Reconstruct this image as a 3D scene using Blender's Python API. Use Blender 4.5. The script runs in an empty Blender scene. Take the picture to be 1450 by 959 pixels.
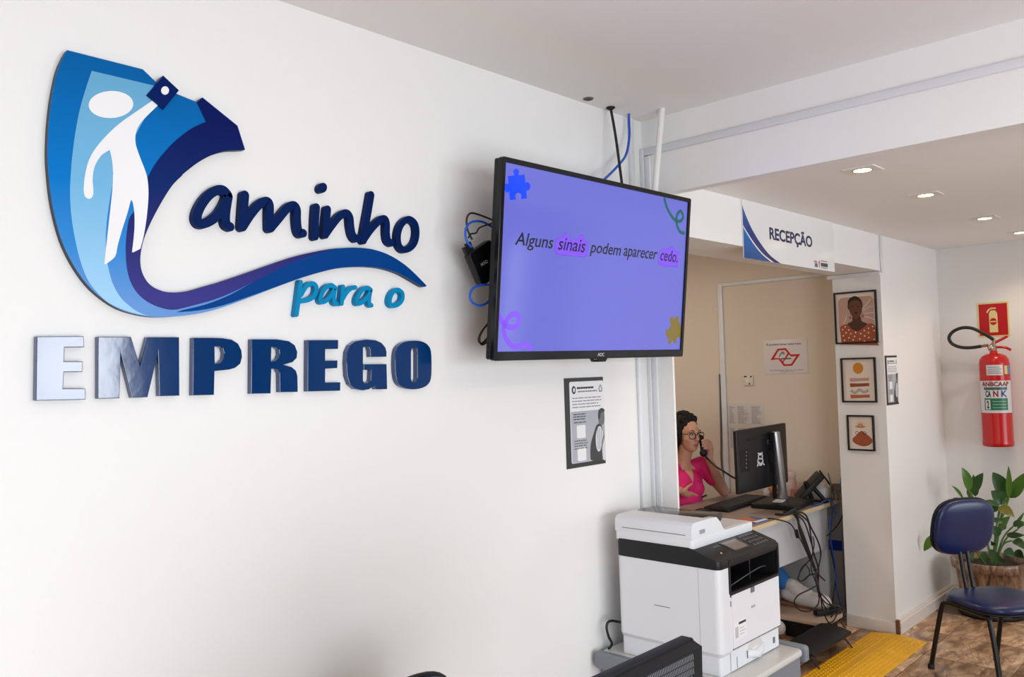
import bpy, bmesh, math, random
from mathutils import Vector, Matrix, Quaternion
random.seed(7)
scene = bpy.context.scene
COL = scene.collection
PI = math.pi

# ---------------------------------------------------------------- camera
H = 1.65                                    # eye height of the photographer
YAW, PITCH, ROLL, FPX = 0.759055764, 0.0385596686, -0.0296556959, 1190.93277
IW, IH = 1450.0, 959.0
fwd = Vector((math.cos(YAW)*math.cos(PITCH), math.sin(YAW)*math.cos(PITCH), math.sin(PITCH)))
rgt = fwd.cross(Vector((0, 0, 1))).normalized()
upv = rgt.cross(fwd)
CR = rgt*math.cos(ROLL) + upv*math.sin(ROLL)
CU = -rgt*math.sin(ROLL) + upv*math.cos(ROLL)
CF = fwd
CAM = Vector((0, 0, H))
cam_data = bpy.data.cameras.new('camera')
cam = bpy.data.objects.new('camera', cam_data)
COL.objects.link(cam)
cam_data.sensor_width = 36.0
cam_data.sensor_fit = 'HORIZONTAL'
cam_data.lens = FPX/IW*36.0
cam_data.clip_start = 0.05
mw = Matrix((CR, CU, -CF)).transposed().to_4x4()
mw.translation = CAM
cam.matrix_world = mw
scene.camera = cam

# ---------------------------------------------------------------- colour management
scene.view_settings.view_transform = 'Standard'
scene.view_settings.look = 'None'
scene.view_settings.exposure = 0.34
scene.view_settings.gamma = 1.0
scene.view_settings.use_curve_mapping = False

# ---------------------------------------------------------------- world: pale overcast sky outside the entrance
world = bpy.data.worlds.new('sky')
scene.world = world
world.use_nodes = True
bg = world.node_tree.nodes['Background']
bg.inputs[0].default_value = (0.80, 0.90, 1.0, 1)
bg.inputs[1].default_value = 1.0

# ---------------------------------------------------------------- daylight through the glazed street front
def area_light(name, loc, direction, sx, sy, power, color, spread=None):
    d = bpy.data.lights.new(name, 'AREA')
    d.shape = 'RECTANGLE'; d.size = sx; d.size_y = sy
    d.energy = power; d.color = color
    if spread: d.spread = spread
    o = bpy.data.objects.new(name, d)
    o.location = loc
    o.rotation_euler = Vector(direction).to_track_quat('-Z', 'Y').to_euler()
    COL.objects.link(o)
    return o
YS = -1.95                                  # inner face of the street front
area_light('daylight_entrance', (2.02, YS-0.05, 1.75), (0, 1, 0), 0.64, 0.68, 13.5, (0.91, 0.955, 1.0))
area_light('daylight_shopfront', (0.10, YS-0.05, 1.05), (0, 1, 0), 2.9, 1.8, 82.0, (0.91, 0.955, 1.0))
area_light('daylight_side_window', (4.9, YS-0.05, 1.30), (0, 1, 0), 1.9, 1.5, 34.0, (0.93, 0.96, 1.0))

# ---------------------------------------------------------------- helpers
def ray(x, y):
    return CF*FPX + CR*(x-IW/2) - CU*(y-IH/2)
def onz(x, y, z):
    d = ray(x, y); return CAM + d*((z-H)/d.z)
def onx(x, y, X):
    d = ray(x, y); return CAM + d*(X/d.x)
def ony(x, y, Y):
    d = ray(x, y); return CAM + d*(Y/d.y)
def frame(origin, u, v):
    u = Vector(u).normalized(); v = Vector(v).normalized(); n = u.cross(v)
    m = Matrix((u, v, n)).transposed().to_4x4(); m.translation = Vector(origin)
    return m
def wall_y(Y, X=0, Z=0):                    # wall facing the room (-Y): right = +X, up = Z, out = -Y
    return frame((X, Y, Z), (1, 0, 0), (0, 0, 1))
def wall_x(X, Y=0, Z=0):                    # wall facing -X: right = -Y
    return frame((X, Y, Z), (0, -1, 0), (0, 0, 1))
def rotz(loc, a):
    m = Matrix.Rotation(a, 4, 'Z'); m.translation = Vector(loc); return m
def zp(ox, oy, s, pts):                     # coordinates read from an enlarged crop
    return [(ox+x/s, oy+y/s) for x, y in pts]
def on_frame(m, pts, h=0.0):                # photograph points -> local plane coordinates at height h over the plane
    n = m.col[2].to_3d(); o = m.translation + n*h; inv = m.inverted(); out = []
    for x, y in pts:
        d = ray(x, y); t = (o-CAM).dot(n)/d.dot(n)
        q = inv @ (CAM + d*t); out.append((q.x, q.y))
    return out
def smooth(pts, k=6, closed=False):         # Catmull-Rom
    n = len(pts); out = []
    P = [Vector(p) for p in pts]
    for i in range(n if closed else n-1):
        if closed: a, b, c, d = P[(i-1) % n], P[i], P[(i+1) % n], P[(i+2) % n]
        else: a, b, c, d = P[max(i-1, 0)], P[i], P[i+1], P[min(i+2, n-1)]
        for j in range(k):
            t = j/k
            out.append(tuple(0.5*((2*b)+(c-a)*t+(2*a-5*b+4*c-d)*t*t+(3*b-a-3*c+d)*t**3)))
    if not closed: out.append(tuple(P[-1]))
    return out
def ellipse(cx, cy, rx, ry, n=32, rot=0.0, a0=0.0, a1=2*PI):
    c, s = math.cos(rot), math.sin(rot); out = []
    for i in range(n):
        a = a0+(a1-a0)*i/n
        x, y = rx*math.cos(a), ry*math.sin(a); out.append((cx+x*c-y*s, cy+x*s+y*c))
    return out
def rrect(x0, y0, x1, y1, r, k=5):
    out = []
    for cx, cy, a in ((x1-r, y1-r, 0), (x0+r, y1-r, PI/2), (x0+r, y0+r, PI), (x1-r, y0+r, 1.5*PI)):
        for i in range(k+1):
            t = a+PI/2*i/k; out.append((cx+r*math.cos(t), cy+r*math.sin(t)))
    return out

# ---------------------------------------------------------------- materials
MATS = {}
def mat(name, col, rough=0.5, metal=0.0, spec=0.5, noise=0.0, nscale=8.0, bump=0.0, bscale=60.0, coat=0.0, emit=None, estr=0.0, alpha=None, trans=0.0, sub=0.0):
    if name in MATS: return MATS[name]
    m = bpy.data.materials.new(name); m.use_nodes = True
    nt = m.node_tree; b = nt.nodes['Principled BSDF']
    col = tuple(col)+(1,) if len(col) == 3 else col
    b.inputs['Base Color'].default_value = col
    b.inputs['Roughness'].default_value = rough
    b.inputs['Metallic'].default_value = metal
    b.inputs['Specular IOR Level'].default_value = spec
    b.inputs['Coat Weight'].default_value = coat
    b.inputs['Coat Roughness'].default_value = 0.05
    if trans: b.inputs['Transmission Weight'].default_value = trans
    if sub:
        b.inputs['Subsurface Weight'].default_value = sub
        b.inputs['Subsurface Radius'].default_value = (0.012, 0.006, 0.003)
    if emit:
        b.inputs['Emission Color'].default_value = tuple(emit)+(1,)
        b.inputs['Emission Strength'].default_value = estr
    tc = nt.nodes.new('ShaderNodeTexCoord')
    if noise:
        nz = nt.nodes.new('ShaderNodeTexNoise'); nz.inputs['Scale'].default_value = nscale; nz.inputs['Detail'].default_value = 4
        nt.links.new(tc.outputs['Object'], nz.inputs['Vector'])
        mx = nt.nodes.new('ShaderNodeMix'); mx.data_type = 'RGBA'
        mx.inputs[6].default_value = tuple(c*(1-noise) for c in col[:3])+(1,)
        mx.inputs[7].default_value = tuple(min(1, c*(1+noise)) for c in col[:3])+(1,)
        nt.links.new(nz.outputs['Fac'], mx.inputs[0]); nt.links.new(mx.outputs[2], b.inputs['Base Color'])
    if bump:
        nb = nt.nodes.new('ShaderNodeTexNoise'); nb.inputs['Scale'].default_value = bscale; nb.inputs['Detail'].default_value = 3
        nt.links.new(tc.outputs['Object'], nb.inputs['Vector'])
        bp = nt.nodes.new('ShaderNodeBump'); bp.inputs['Strength'].default_value = bump; bp.inputs['Distance'].default_value = 0.01
        nt.links.new(nb.outputs['Fac'], bp.inputs['Height']); nt.links.new(bp.outputs['Normal'], b.inputs['Normal'])
    MATS[name] = m
    return m
def ramp_mat(name, stops, axis=1, lo=0.0, hi=1.0, rough=0.35, spec=0.5, coat=0.0):
    """printed colour gradient along a local axis of the object"""
    m = bpy.data.materials.new(name); m.use_nodes = True; nt = m.node_tree; b = nt.nodes['Principled BSDF']
    b.inputs['Roughness'].default_value = rough; b.inputs['Specular IOR Level'].default_value = spec; b.inputs['Coat Weight'].default_value = coat
    tc = nt.nodes.new('ShaderNodeTexCoord'); sx = nt.nodes.new('ShaderNodeSeparateXYZ'); mr = nt.nodes.new('ShaderNodeMapRange')
    nt.links.new(tc.outputs['Object'], sx.inputs[0]); nt.links.new(sx.outputs[axis], mr.inputs['Value'])
    mr.inputs['From Min'].default_value = lo; mr.inputs['From Max'].default_value = hi
    cr = nt.nodes.new('ShaderNodeValToRGB'); el = cr.color_ramp.elements
    while len(el) < len(stops): el.new(0.5)
    for e, (p, c) in zip(el, stops): e.position = p; e.color = tuple(c)+(1,)
    nt.links.new(mr.outputs[0], cr.inputs[0]); nt.links.new(cr.outputs[0], b.inputs['Base Color'])
    MATS[name] = m
    return m
def srgb(r, g, b):
    f = lambda c: (c/255/12.92 if c/255 <= 0.04045 else ((c/255+0.055)/1.055)**2.4)
    return (f(r), f(g), f(b))

# ---------------------------------------------------------------- object makers
def link(name, me, m=None, parent=None, matrix=None):
    o = bpy.data.objects.new(name, me)
    if m is not None and me is not None and not me.materials: me.materials.append(m)
    COL.objects.link(o)
    if parent is not None: o.parent = parent
    if matrix is not None: o.matrix_world = matrix
    return o
def tag(o, label=None, cat=None, group=None, kind=None):
    if label: o['label'] = label
    if cat: o['category'] = cat
    if group: o['group'] = group
    if kind: o['kind'] = kind
    return o
def thing(name, label, cat, matrix=None, group=None):
    o = bpy.data.objects.new(name, None); COL.objects.link(o); o.empty_display_size = 0.05
    if matrix is not None: o.matrix_world = matrix
    return tag(o, label, cat, group)
def copy_tree(o, parent=None):
    c = o.copy(); COL.objects.link(c)
    if parent is not None: c.parent = parent
    for ch in [x for x in bpy.data.objects if x.parent == o]: copy_tree(ch, c)
    return c

class MB:
    """collects shapes, built as one mesh"""
    def __init__(self): self.v = []; self.f = []; self.sm = []
    def add(self, vs, fs, s=False):
        n = len(self.v); self.v += [tuple(v) for v in vs]; self.f += [tuple(i+n for i in f) for f in fs]; self.sm += [s]*len(fs); return self
    def box(self, a, b, m=None):
        x0, y0, z0 = a; x1, y1, z1 = b
        vs = [(x0, y0, z0), (x1, y0, z0), (x1, y1, z0), (x0, y1, z0), (x0, y0, z1), (x1, y0, z1), (x1, y1, z1), (x0, y1, z1)]
        if m is not None: vs = [m @ Vector(v) for v in vs]
        return self.add(vs, [(0, 3, 2, 1), (4, 5, 6, 7), (0, 1, 5, 4), (1, 2, 6, 5), (2, 3, 7, 6), (3, 0, 4, 7)])
    def prism(self, poly, z0, z1, m=None, s=False):
        n = len(poly)
        area = sum(poly[i][0]*poly[(i+1) % n][1]-poly[(i+1) % n][0]*poly[i][1] for i in range(n))
        if area < 0: poly = poly[::-1]
        vs = [(x, y, z0) for x, y in poly]+[(x, y, z1) for x, y in poly]
        if m is not None: vs = [m @ Vector(v) for v in vs]
        self.add(vs, [tuple(range(n-1, -1, -1)), tuple(range(n, 2*n))])
        k = len(self.v)-2*n
        self.f += [(k+i, k+(i+1) % n, k+n+(i+1) % n, k+n+i) for i in range(n)]; self.sm += [s]*n
        return self
    def tube(self, pts, r, n=8, cap=True):
        P = [Vector(p) for p in pts]; k = len(P); vs = []; fs = []
        R = r if isinstance(r, (list, tuple)) else [r]*k
        t = (P[1]-P[0]).normalized(); a = Vector((0, 0, 1)) if abs(t.z) < 0.9 else Vector((1, 0, 0))
        u = t.cross(a).normalized()
        for i in range(k):
            tt = (P[min(i+1, k-1)]-P[max(i-1, 0)])
            if tt.length < 1e-9: tt = t
            tt = tt.normalized(); u = (u-tt*u.dot(tt))
            if u.length < 1e-6: u = tt.orthogonal()
            u.normalize(); w = tt.cross(u)
            for j in range(n):
                an = 2*PI*j/n; vs.append(P[i]+(u*math.cos(an)+w*math.sin(an))*R[i])
        for i in range(k-1):
            for j in range(n):
                fs.append((i*n+j, i*n+(j+1) % n, (i+1)*n+(j+1) % n, (i+1)*n+j))
        self.add(vs, fs, True)
        if cap: self.add(vs[:n], [tuple(range(n-1, -1, -1))]); self.add(vs[-n:], [tuple(range(n))])
        return self
    def lathe(self, prof, n=24, m=None, cap=True):      # profile (r, z)
        vs = []; fs = []; k = len(prof)
        for r, z in prof:
            for j in range(n): a = 2*PI*j/n; vs.append((r*math.cos(a), r*math.sin(a), z))
        if m is not None: vs = [m @ Vector(v) for v in vs]
        for i in range(k-1):
            for j in range(n): fs.append((i*n+j, i*n+(j+1) % n, (i+1)*n+(j+1) % n, (i+1)*n+j))
        self.add(vs, fs, True)
        if cap: self.add(vs[:n], [tuple(range(n-1, -1, -1))]); self.add(vs[-n:], [tuple(range(n))])
        return self
    def ball(self, c, r, n=14, m=None):
        rx, ry, rz = r if isinstance(r, (list, tuple)) else (r, r, r)
        vs = []; fs = []; h = n//2
        for i in range(1, h):
            p = PI*i/h
            for j in range(n): a = 2*PI*j/n; vs.append(Vector((rx*math.sin(p)*math.cos(a), ry*math.sin(p)*math.sin(a), rz*math.cos(p))))
        vs += [Vector((0, 0, rz)), Vector((0, 0, -rz))]; T, B = len(vs)-2, len(vs)-1
        for i in range(h-2):
            for j in range(n): fs.append((i*n+j, (i+1)*n+j, (i+1)*n+(j+1) % n, i*n+(j+1) % n))
        for j in range(n): fs.append((T, j, (j+1) % n)); fs.append((B, (h-2)*n+(j+1) % n, (h-2)*n+j))
        if m is not None: vs = [m @ v for v in vs]
        c = Vector(c)
        return self.add([v+c for v in vs], fs, True)
    def ribbon(self, pts, w, z0, z1, caps=True):        # flat stroke of width w with round ends, extruded
        P = [Vector((p[0], p[1])) for p in pts]; k = len(P); W = w if isinstance(w, (list, tuple)) else [w]*k
        L = []; Rr = []
        for i in range(k):
            t = (P[min(i+1, k-1)]-P[max(i-1, 0)]).normalized(); nn = Vector((-t.y, t.x))*W[i]/2
            L.append(P[i]+nn); Rr.append(P[i]-nn)
        vs = []
        for i in range(k): vs += [(L[i].x, L[i].y, z1), (Rr[i].x, Rr[i].y, z1), (L[i].x, L[i].y, z0), (Rr[i].x, Rr[i].y, z0)]
        fs = []
        for i in range(k-1):
            a = 4*i; b = a+4
            fs += [(a, a+1, b+1, b), (a+2, b+2, b+3, a+3), (a, b, b+2, a+2), (a+1, a+3, b+3, b+1)]
        fs += [(0, 2, 3, 1), (4*k-4, 4*k-3, 4*k-1, 4*k-2)]
        self.add(vs, fs)
        if caps:
            for q, ww in ((P[0], W[0]), (P[-1], W[-1])):
                self.prism(ellipse(q.x, q.y, ww/2, ww/2, 16), z0, z1-0.00025)
        return self
    def mesh(self, name, bevel=0.0, seg=2, angle=40):
        me = bpy.data.meshes.new(name); me.from_pydata(self.v, [], self.f); me.update()
        if bevel:
            bm = bmesh.new(); bm.from_mesh(me)
            bmesh.ops.remove_doubles(bm, verts=bm.verts, dist=1e-5)
            bm.normal_update()
            es = [e for e in bm.edges if len(e.link_faces) == 2 and e.calc_face_angle(0) > math.radians(angle)]
            bmesh.ops.bevel(bm, geom=es, offset=bevel, segments=seg, profile=0.5, affect='EDGES', clamp_overlap=True)
            for f in bm.faces: f.smooth = True
            bm.to_mesh(me); bm.free()
            try: me.set_sharp_from_angle(angle=math.radians(50))
            except Exception: pass
        else:
            me.polygons.foreach_set('use_smooth', self.sm)
        return me
    def build(self, name, m, parent=None, matrix=None, bevel=0.0, seg=2, angle=40):
        return link(name, self.mesh(name, bevel, seg, angle), m, parent, matrix)

def slab_mesh(name, loops, z0, z1, bevel=0.0, bres=1):
    """flat shape with holes, extruded from z0 to z1"""
    c = bpy.data.curves.new(name, 'CURVE'); c.dimensions = '2D'; c.fill_mode = 'BOTH'
    for lp in loops:
        s = c.splines.new('POLY'); s.points.add(len(lp)-1); s.use_cyclic_u = True
        for p, q in zip(s.points, lp): p.co = (q[0], q[1], 0, 1)
    c.extrude = max((z1-z0)/2-bevel, 1e-6); c.bevel_depth = bevel; c.bevel_resolution = bres
    c.offset = -bevel
    o = bpy.data.objects.new(name, c)
    me = bpy.data.meshes.new_from_object(o)
    bpy.data.objects.remove(o); bpy.data.curves.remove(c)
    me.transform(Matrix.Translation((0, 0, (z0+z1)/2)))
    for p in me.polygons: p.use_smooth = False
    me.name = name; me.materials.clear()
    return me
def slab(name, loops, z0, z1, m, parent=None, matrix=None, bevel=0.0):
    return link(name, slab_mesh(name, loops, z0, z1, bevel), m, parent, matrix)
def text_mesh(s, rect, z, shear=0.0, bold=0.0, thick=0.0004, spacing=1.0, quad=None):
    """lettering fitted into rect (x0, y0, x1, y1) or into a four-cornered patch (BL, BR, TR, TL)"""
    c = bpy.data.curves.new('lettering', 'FONT'); c.body = s; c.size = 1.0; c.shear = shear; c.offset = bold; c.space_character = spacing
    c.fill_mode = 'BOTH'; c.extrude = 0.0005; c.resolution_u = 4
    o = bpy.data.objects.new('lettering', c)
    me = bpy.data.meshes.new_from_object(o); bpy.data.objects.remove(o); bpy.data.curves.remove(c)
    xs = [v.co.x for v in me.vertices]; ys = [v.co.y for v in me.vertices]
    if not xs: return me
    x0, x1, y0, y1 = min(xs), max(xs), min(ys), max(ys)
    for v in me.vertices:
        a = (v.co.x-x0)/(x1-x0); b = (v.co.y-y0)/(y1-y0)
        if quad:
            bl, br, tr, tl = [Vector(q) for q in quad]
            p = (bl*(1-a)+br*a)*(1-b)+(tl*(1-a)+tr*a)*b
        else: p = Vector((rect[0]+(rect[2]-rect[0])*a, rect[1]+(rect[3]-rect[1])*b))
        v.co = (p.x, p.y, z+(thick if v.co.z > 0 else 0))
    me.materials.clear()
    return me
def text(name, s, rect, z, m, parent=None, matrix=None, **k):
    return link(name, text_mesh(s, rect, z, **k), m, parent, matrix)
def struct(name, mb, m, parent=None, bevel=0.0, label=None):
    o = mb.build(name, m, parent, bevel=bevel)
    if parent is None: o['kind'] = 'structure'
    if label: o['label'] = label
    return o
def center_mesh(o):
    """put the object's origin at the middle of its geometry"""
    me = o.data; c = sum((v.co for v in me.vertices), Vector())/len(me.vertices)
    me.transform(Matrix.Translation(-c)); o.matrix_world = o.matrix_world @ Matrix.Translation(c)
    return o
# ================================================================ THE ROOM
YW, YP, YB = 1.997, 1.884, 2.18     # left wall, header / pillar plane, back of the header
XB, XPIL, XFAR, XR = 2.93, 5.264, 6.35, 5.62
ZC, ZL, ZH, ZBEAM = 2.68, 2.415, 2.195, 2.36
white = mat('white_wall_paint', (0.845, 0.838, 0.83), 0.55, noise=0.015, nscale=1.5, bump=0.05, bscale=160)
ceilm = mat('ceiling_paint', (0.83, 0.815, 0.80), 0.8, noise=0.01, nscale=2)
beige = mat('cream_wall_paint', (0.74, 0.64, 0.53), 0.7, noise=0.02, nscale=2, bump=0.06, bscale=120)
trimm = mat('white_plastic_trim', (0.74, 0.75, 0.78), 0.4)
basem = mat('baseboard_paint', (0.72, 0.66, 0.60), 0.5, noise=0.06, nscale=12)
frm = mat('aluminium_frame', (0.55, 0.56, 0.58), 0.35, 0.8)

struct('wall_left', MB().box((-2.7, YW, 0), (XB, YB, ZC)), white)
struct('wall_pilaster', MB().box((XB, YP, 0), (XB+0.012, YB, ZBEAM)), white)
struct('wall_header', MB().box((XB+0.012, YP, ZH), (XPIL, YB, ZL)), white)
struct('wall_pillar', MB().box((XPIL, YP, 0), (XFAR, YB, ZL)), white)
struct('wall_back', MB().box((XFAR, YS, 0), (XFAR+0.15, YB, ZL)), white)
struct('beam', MB().box((XB, YS, ZBEAM), (XB+0.055, YB, ZC)), white)
struct('ceiling', MB().box((-2.7, YS, ZC), (XB+0.06, YB, ZC+0.1)), ceilm)
struct('ceiling_lower', MB().box((XB+0.055, YS, ZL), (XFAR+0.15, YB, ZL+0.1)), ceilm)
struct('wall_rear', MB().box((-2.85, YS-0.2, 0), (-2.7, YB, ZC)), white)
# street front behind the photographer: open entrance and a window
def wall_with_openings():
    mb = MB(); y0, y1 = YS-0.18, YS
    mb.box((-2.7, y0, 0), (-1.4, y1, ZC)); mb.box((-1.4, y0, 2.3), (2.40, y1, ZC)); mb.box((-1.4, y0, 0), (1.6, y1, 0.12)); mb.box((1.6, y0, 0), (1.66, y1, 2.3))
    mb.box((2.40, y0, 0), (3.9, y1, ZC)); mb.box((3.9, y0, 2.15), (5.9, y1, ZL+0.1)); mb.box((3.9, y0, 0), (5.9, y1, 0.48)); mb.box((5.9, y0, 0), (XFAR+0.15, y1, ZL+0.1))
    return mb
struct('wall_street', wall_with_openings(), mat('dark_shopfront_paint', (0.10, 0.105, 0.12), 0.6))
def frame_bars(x0, x1, z0, z1, cuts):
    mb = MB(); y0, y1 = YS-0.12, YS-0.07; w = 0.04
    for x in [x0+w/2, x1-w/2]+cuts: mb.box((x-w/2, y0, z0), (x+w/2, y1, z1))
    mb.box((x0, y0, z1-w), (x1, y1, z1)); mb.box((x0, y0, z0), (x1, y1, z0+w))
    return mb
struct('door_1', frame_bars(1.66, 2.40, 0.0, 2.3, []), frm)
struct('wall_added_light_block', MB().box((3.40, YS, 0), (3.52, 0.15, ZL)), mat('dark_shopfront_paint', (0.10, 0.105, 0.12), 0.6))  # unseen wall added to keep the entrance daylight off the far wall
struct('window_1', frame_bars(3.9, 5.9, 0.48, 2.15, [4.9]), frm)
struct('window_2', frame_bars(-1.4, 1.6, 0.12, 2.3, [0.1]), frm)
struct('ground_outside', MB().box((-8, -12, -0.12), (12, YS-0.18, -0.02)), mat('pavement', (0.42, 0.41, 0.39), 0.9, noise=0.1))
# reception behind the opening
struct('wall_reception_side', MB().box((XR, YB, 0), (XR+0.12, 4.4, 2.62)), beige)
struct('wall_reception_back', MB().box((2.4, 4.4, 0), (XR+0.12, 4.52, 2.62)), beige)
struct('wall_reception_near', MB().box((2.28, YB, 0), (2.4, 4.52, 2.62)), beige)
struct('ceiling_reception', MB().box((2.28, YB, 2.6), (XR+0.12, 4.52, 2.7)), ceilm)
struct('wall_reception_lintel', MB().box((2.4, YB, ZL), (XR, YB+0.02, 2.62)), beige)

# floor: slab with separate marbled brown tiles where the photograph shows it
struct_floor = struct('floor', MB().box((-2.7, YS-0.18, -0.1), (XFAR+0.15, 4.52, -0.004)), mat('grout', (0.16, 0.11, 0.075), 0.8))
def floor_mat(name='marbled_wood_tile', cols=((120, 90, 68), (172, 134, 102), (208, 168, 130), (236, 204, 168)), sc=1.0):
    m = bpy.data.materials.new(name); m.use_nodes = True; nt = m.node_tree; b = nt.nodes['Principled BSDF']
    tc = nt.nodes.new('ShaderNodeTexCoord'); oi = nt.nodes.new('ShaderNodeObjectInfo')
    mp = nt.nodes.new('ShaderNodeMapping'); nt.links.new(tc.outputs['Object'], mp.inputs[0])
    ad = nt.nodes.new('ShaderNodeVectorMath'); ad.operation = 'MULTIPLY_ADD'
    nt.links.new(oi.outputs['Random'], ad.inputs[0]); ad.inputs[1].default_value = (37, 19, 11)
    nt.links.new(tc.outputs['Object'], ad.inputs[2]); mp.inputs['Rotation'].default_value = (0, 0, 0.7); mp.inputs['Scale'].default_value = (1.6*sc, 4.2*sc, 1*sc)
    nt.links.new(ad.outputs[0], mp.inputs[0])
    n1 = nt.nodes.new('ShaderNodeTexNoise'); n1.inputs['Scale'].default_value = 2.2; n1.inputs['Detail'].default_value = 6; n1.inputs['Distortion'].default_value = 1.6
    nt.links.new(mp.outputs[0], n1.inputs['Vector'])
    cr = nt.nodes.new('ShaderNodeValToRGB'); e = cr.color_ramp.elements
    e[0].position = 0.28; e[0].color = (*srgb(*cols[0]), 1); e[1].position = 0.72; e[1].color = (*srgb(*cols[3]), 1)
    k = e.new(0.42); k.color = (*srgb(*cols[1]), 1); k = e.new(0.55); k.color = (*srgb(*cols[2]), 1)
    nt.links.new(n1.outputs['Fac'], cr.inputs[0])
    wv = nt.nodes.new('ShaderNodeTexNoise'); wv.inputs['Scale'].default_value = 1.3; wv.inputs['Distortion'].default_value = 3.5; wv.inputs['Detail'].default_value = 5
    nt.links.new(mp.outputs[0], wv.inputs['Vector'])
    vr = nt.nodes.new('ShaderNodeValToRGB'); v = vr.color_ramp.elements
    v[0].position = 0.46; v[0].color = (1, 1, 1, 1); v[1].position = 0.54; v[1].color = (1, 1, 1, 1); q = v.new(0.5); q.color = (0.42, 0.38, 0.36, 1)
    nt.links.new(wv.outputs['Fac'], vr.inputs[0])
    mx = nt.nodes.new('ShaderNodeMix'); mx.data_type = 'RGBA'; mx.blend_type = 'MULTIPLY'; mx.inputs[0].default_value = 0.8
    nt.links.new(cr.outputs[0], mx.inputs[6]); nt.links.new(vr.outputs[0], mx.inputs[7])
    nt.links.new(mx.outputs[2], b.inputs['Base Color'])
    b.inputs['Roughness'].default_value = 0.33
    return m
FM = floor_mat()
tile_me = MB().box((0.0015, 0.0015, -0.006), (0.4485, 0.4485, 0.0)).mesh('tile', bevel=0.0012, seg=1)
tile_me.materials.append(FM)
for i in range(-1, 15):
    for j in range(-5, 6):
        x, y = i*0.45+0.05, j*0.45+0.30
        if y > 1.6 and x > XFAR-0.5: continue
        o = bpy.data.objects.new('tile', tile_me); COL.objects.link(o); o.location = (x, y, 0); o.parent = struct_floor
        o.rotation_euler = (0, 0, 0)

# baseboards
struct('baseboard_pillar', MB().box((XPIL-0.012, YP, 0), (XPIL, YB, 0.075)), basem, bevel=0.003)
def molded(x0, x1, y, h, t):                # moulded board on a wall facing -Y
    prof = [(0, 0), (-t, 0), (-t, h*0.72), (-t*0.62, h*0.78), (-t*0.62, h*0.86), (-t*0.3, h), (0, h)]
    m = frame((x0, y, 0), (0, 1, 0), (0, 0, 1)); return MB().prism(prof, 0, x1-x0, m)
bs = struct('baseboard_side', molded(XPIL+0.008, XFAR, YP, 0.092, 0.022), basem)
struct('cut_end', MB().box((XPIL-0.012, YP-0.021, 0), (XPIL+0.008, YP, 0.088)), mat('raw_brown_board', (0.17, 0.085, 0.055), 0.6), bs, label='bare brown cut end of the board')
def molded_x(y0, y1, x, h, t):
    prof = [(0, 0), (-t, 0), (-t, h*0.72), (-t*0.62, h*0.78), (-t*0.62, h*0.86), (-t*0.3, h), (0, h)]
    m = frame((x, y1, 0), (1, 0, 0), (0, 0, 1)); return MB().prism(prof, 0, y1-y0, m)
struct('baseboard_back', molded_x(YS, YP-0.022, XFAR, 0.092, 0.022), basem)

# cable ducts along walls and beam
def duct(name, a, b): return struct(name, MB().box(a, b), trimm, bevel=0.003)
xs1 = ony(902.5, 505, YW).x
duct('trim_1', (xs1-0.014, YW-0.013, 0.0), (xs1+0.014, YW, ZC))
z1c = onx(1330, 117, XB).z
duct('trim_2', (XB-0.020, YW-0.018, 0.0), (XB, YW, z1c+0.016))
duct('trim_3', (XB-0.014, YW-0.045, 0.0), (XB, YW-0.018, z1c-0.018))
duct('trim_4', (XB-0.012, YS, z1c-0.015), (XB, YW-0.018, z1c+0.015))
duct('trim_5', (XPIL+0.004, YP-0.012, ZH-0.012), (XPIL+0.032, YP, ZL))
duct('trim_6', (XPIL-0.012, YP-0.002, ZH-0.026), (XPIL, YB+0.03, ZH-0.002))
duct('trim_7', (XR-0.014, 3.155, 0.0), (XR, 3.195, 2.256))
duct('trim_8', (XR-0.014, YB, 2.230), (XR, 3.155, 2.256))

# lamps: a round ceiling panel behind the photographer's right and an unseen one added to brighten the reception
def ceiling_panel(x, y, z, r, power, label):
    t = thing('ceiling_panel_lamp', label, 'ceiling lamp', Matrix.Translation((x, y, z)))
    MB().lathe([(r, 0.0), (r, -0.022), (r-0.012, -0.026), (r-0.014, -0.020)], 32, cap=False).build('rim', trimm, t)
    MB().lathe([(0.0, -0.019), (r-0.013, -0.019), (r-0.013, -0.016), (0.0, -0.016)], 32, cap=False).build('diffuser', mat('panel_glow', (0.9, 0.9, 0.9), 0.5, emit=(1.0, 0.90, 0.76), estr=6.0), t)
    d = bpy.data.lights.new('panel_light', 'AREA'); d.shape = 'DISK'; d.size = 2*r-0.04; d.energy = power; d.color = (1.0, 0.86, 0.70)
    o = bpy.data.objects.new('panel_light', d); COL.objects.link(o); o.location = (x, y, z-0.035)
ceiling_panel(2.1, -0.40, ZC, 0.11, 6.0, 'round ceiling panel lamp over the waiting area')
ceiling_panel(4.3, 3.5, 2.6, 0.11, 9.0, 'unseen round ceiling lamp added to brighten the reception')
# ================================================================ THE SIGN ON THE LEFT WALL
T = 0.020                                    # thickness of the cut letters
SW = wall_y(YW, 1.15, 2.05)                  # sign frame on the wall
def z1(p): return zp(40, 50, 4.531, p)
def z2(p): return zp(40, 240, 4.359, p)
def z3(p): return zp(250, 240, 3.816, p)
def z4(p): return zp(30, 460, 4.677, p)
def z5(p): return zp(330, 460, 4.677, p)
def za(p): return zp(260, 250, 8.056, p)
def zb(p): return zp(425, 250, 7.989, p)
def zc(p): return zp(405, 385, 8.056, p)

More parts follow.
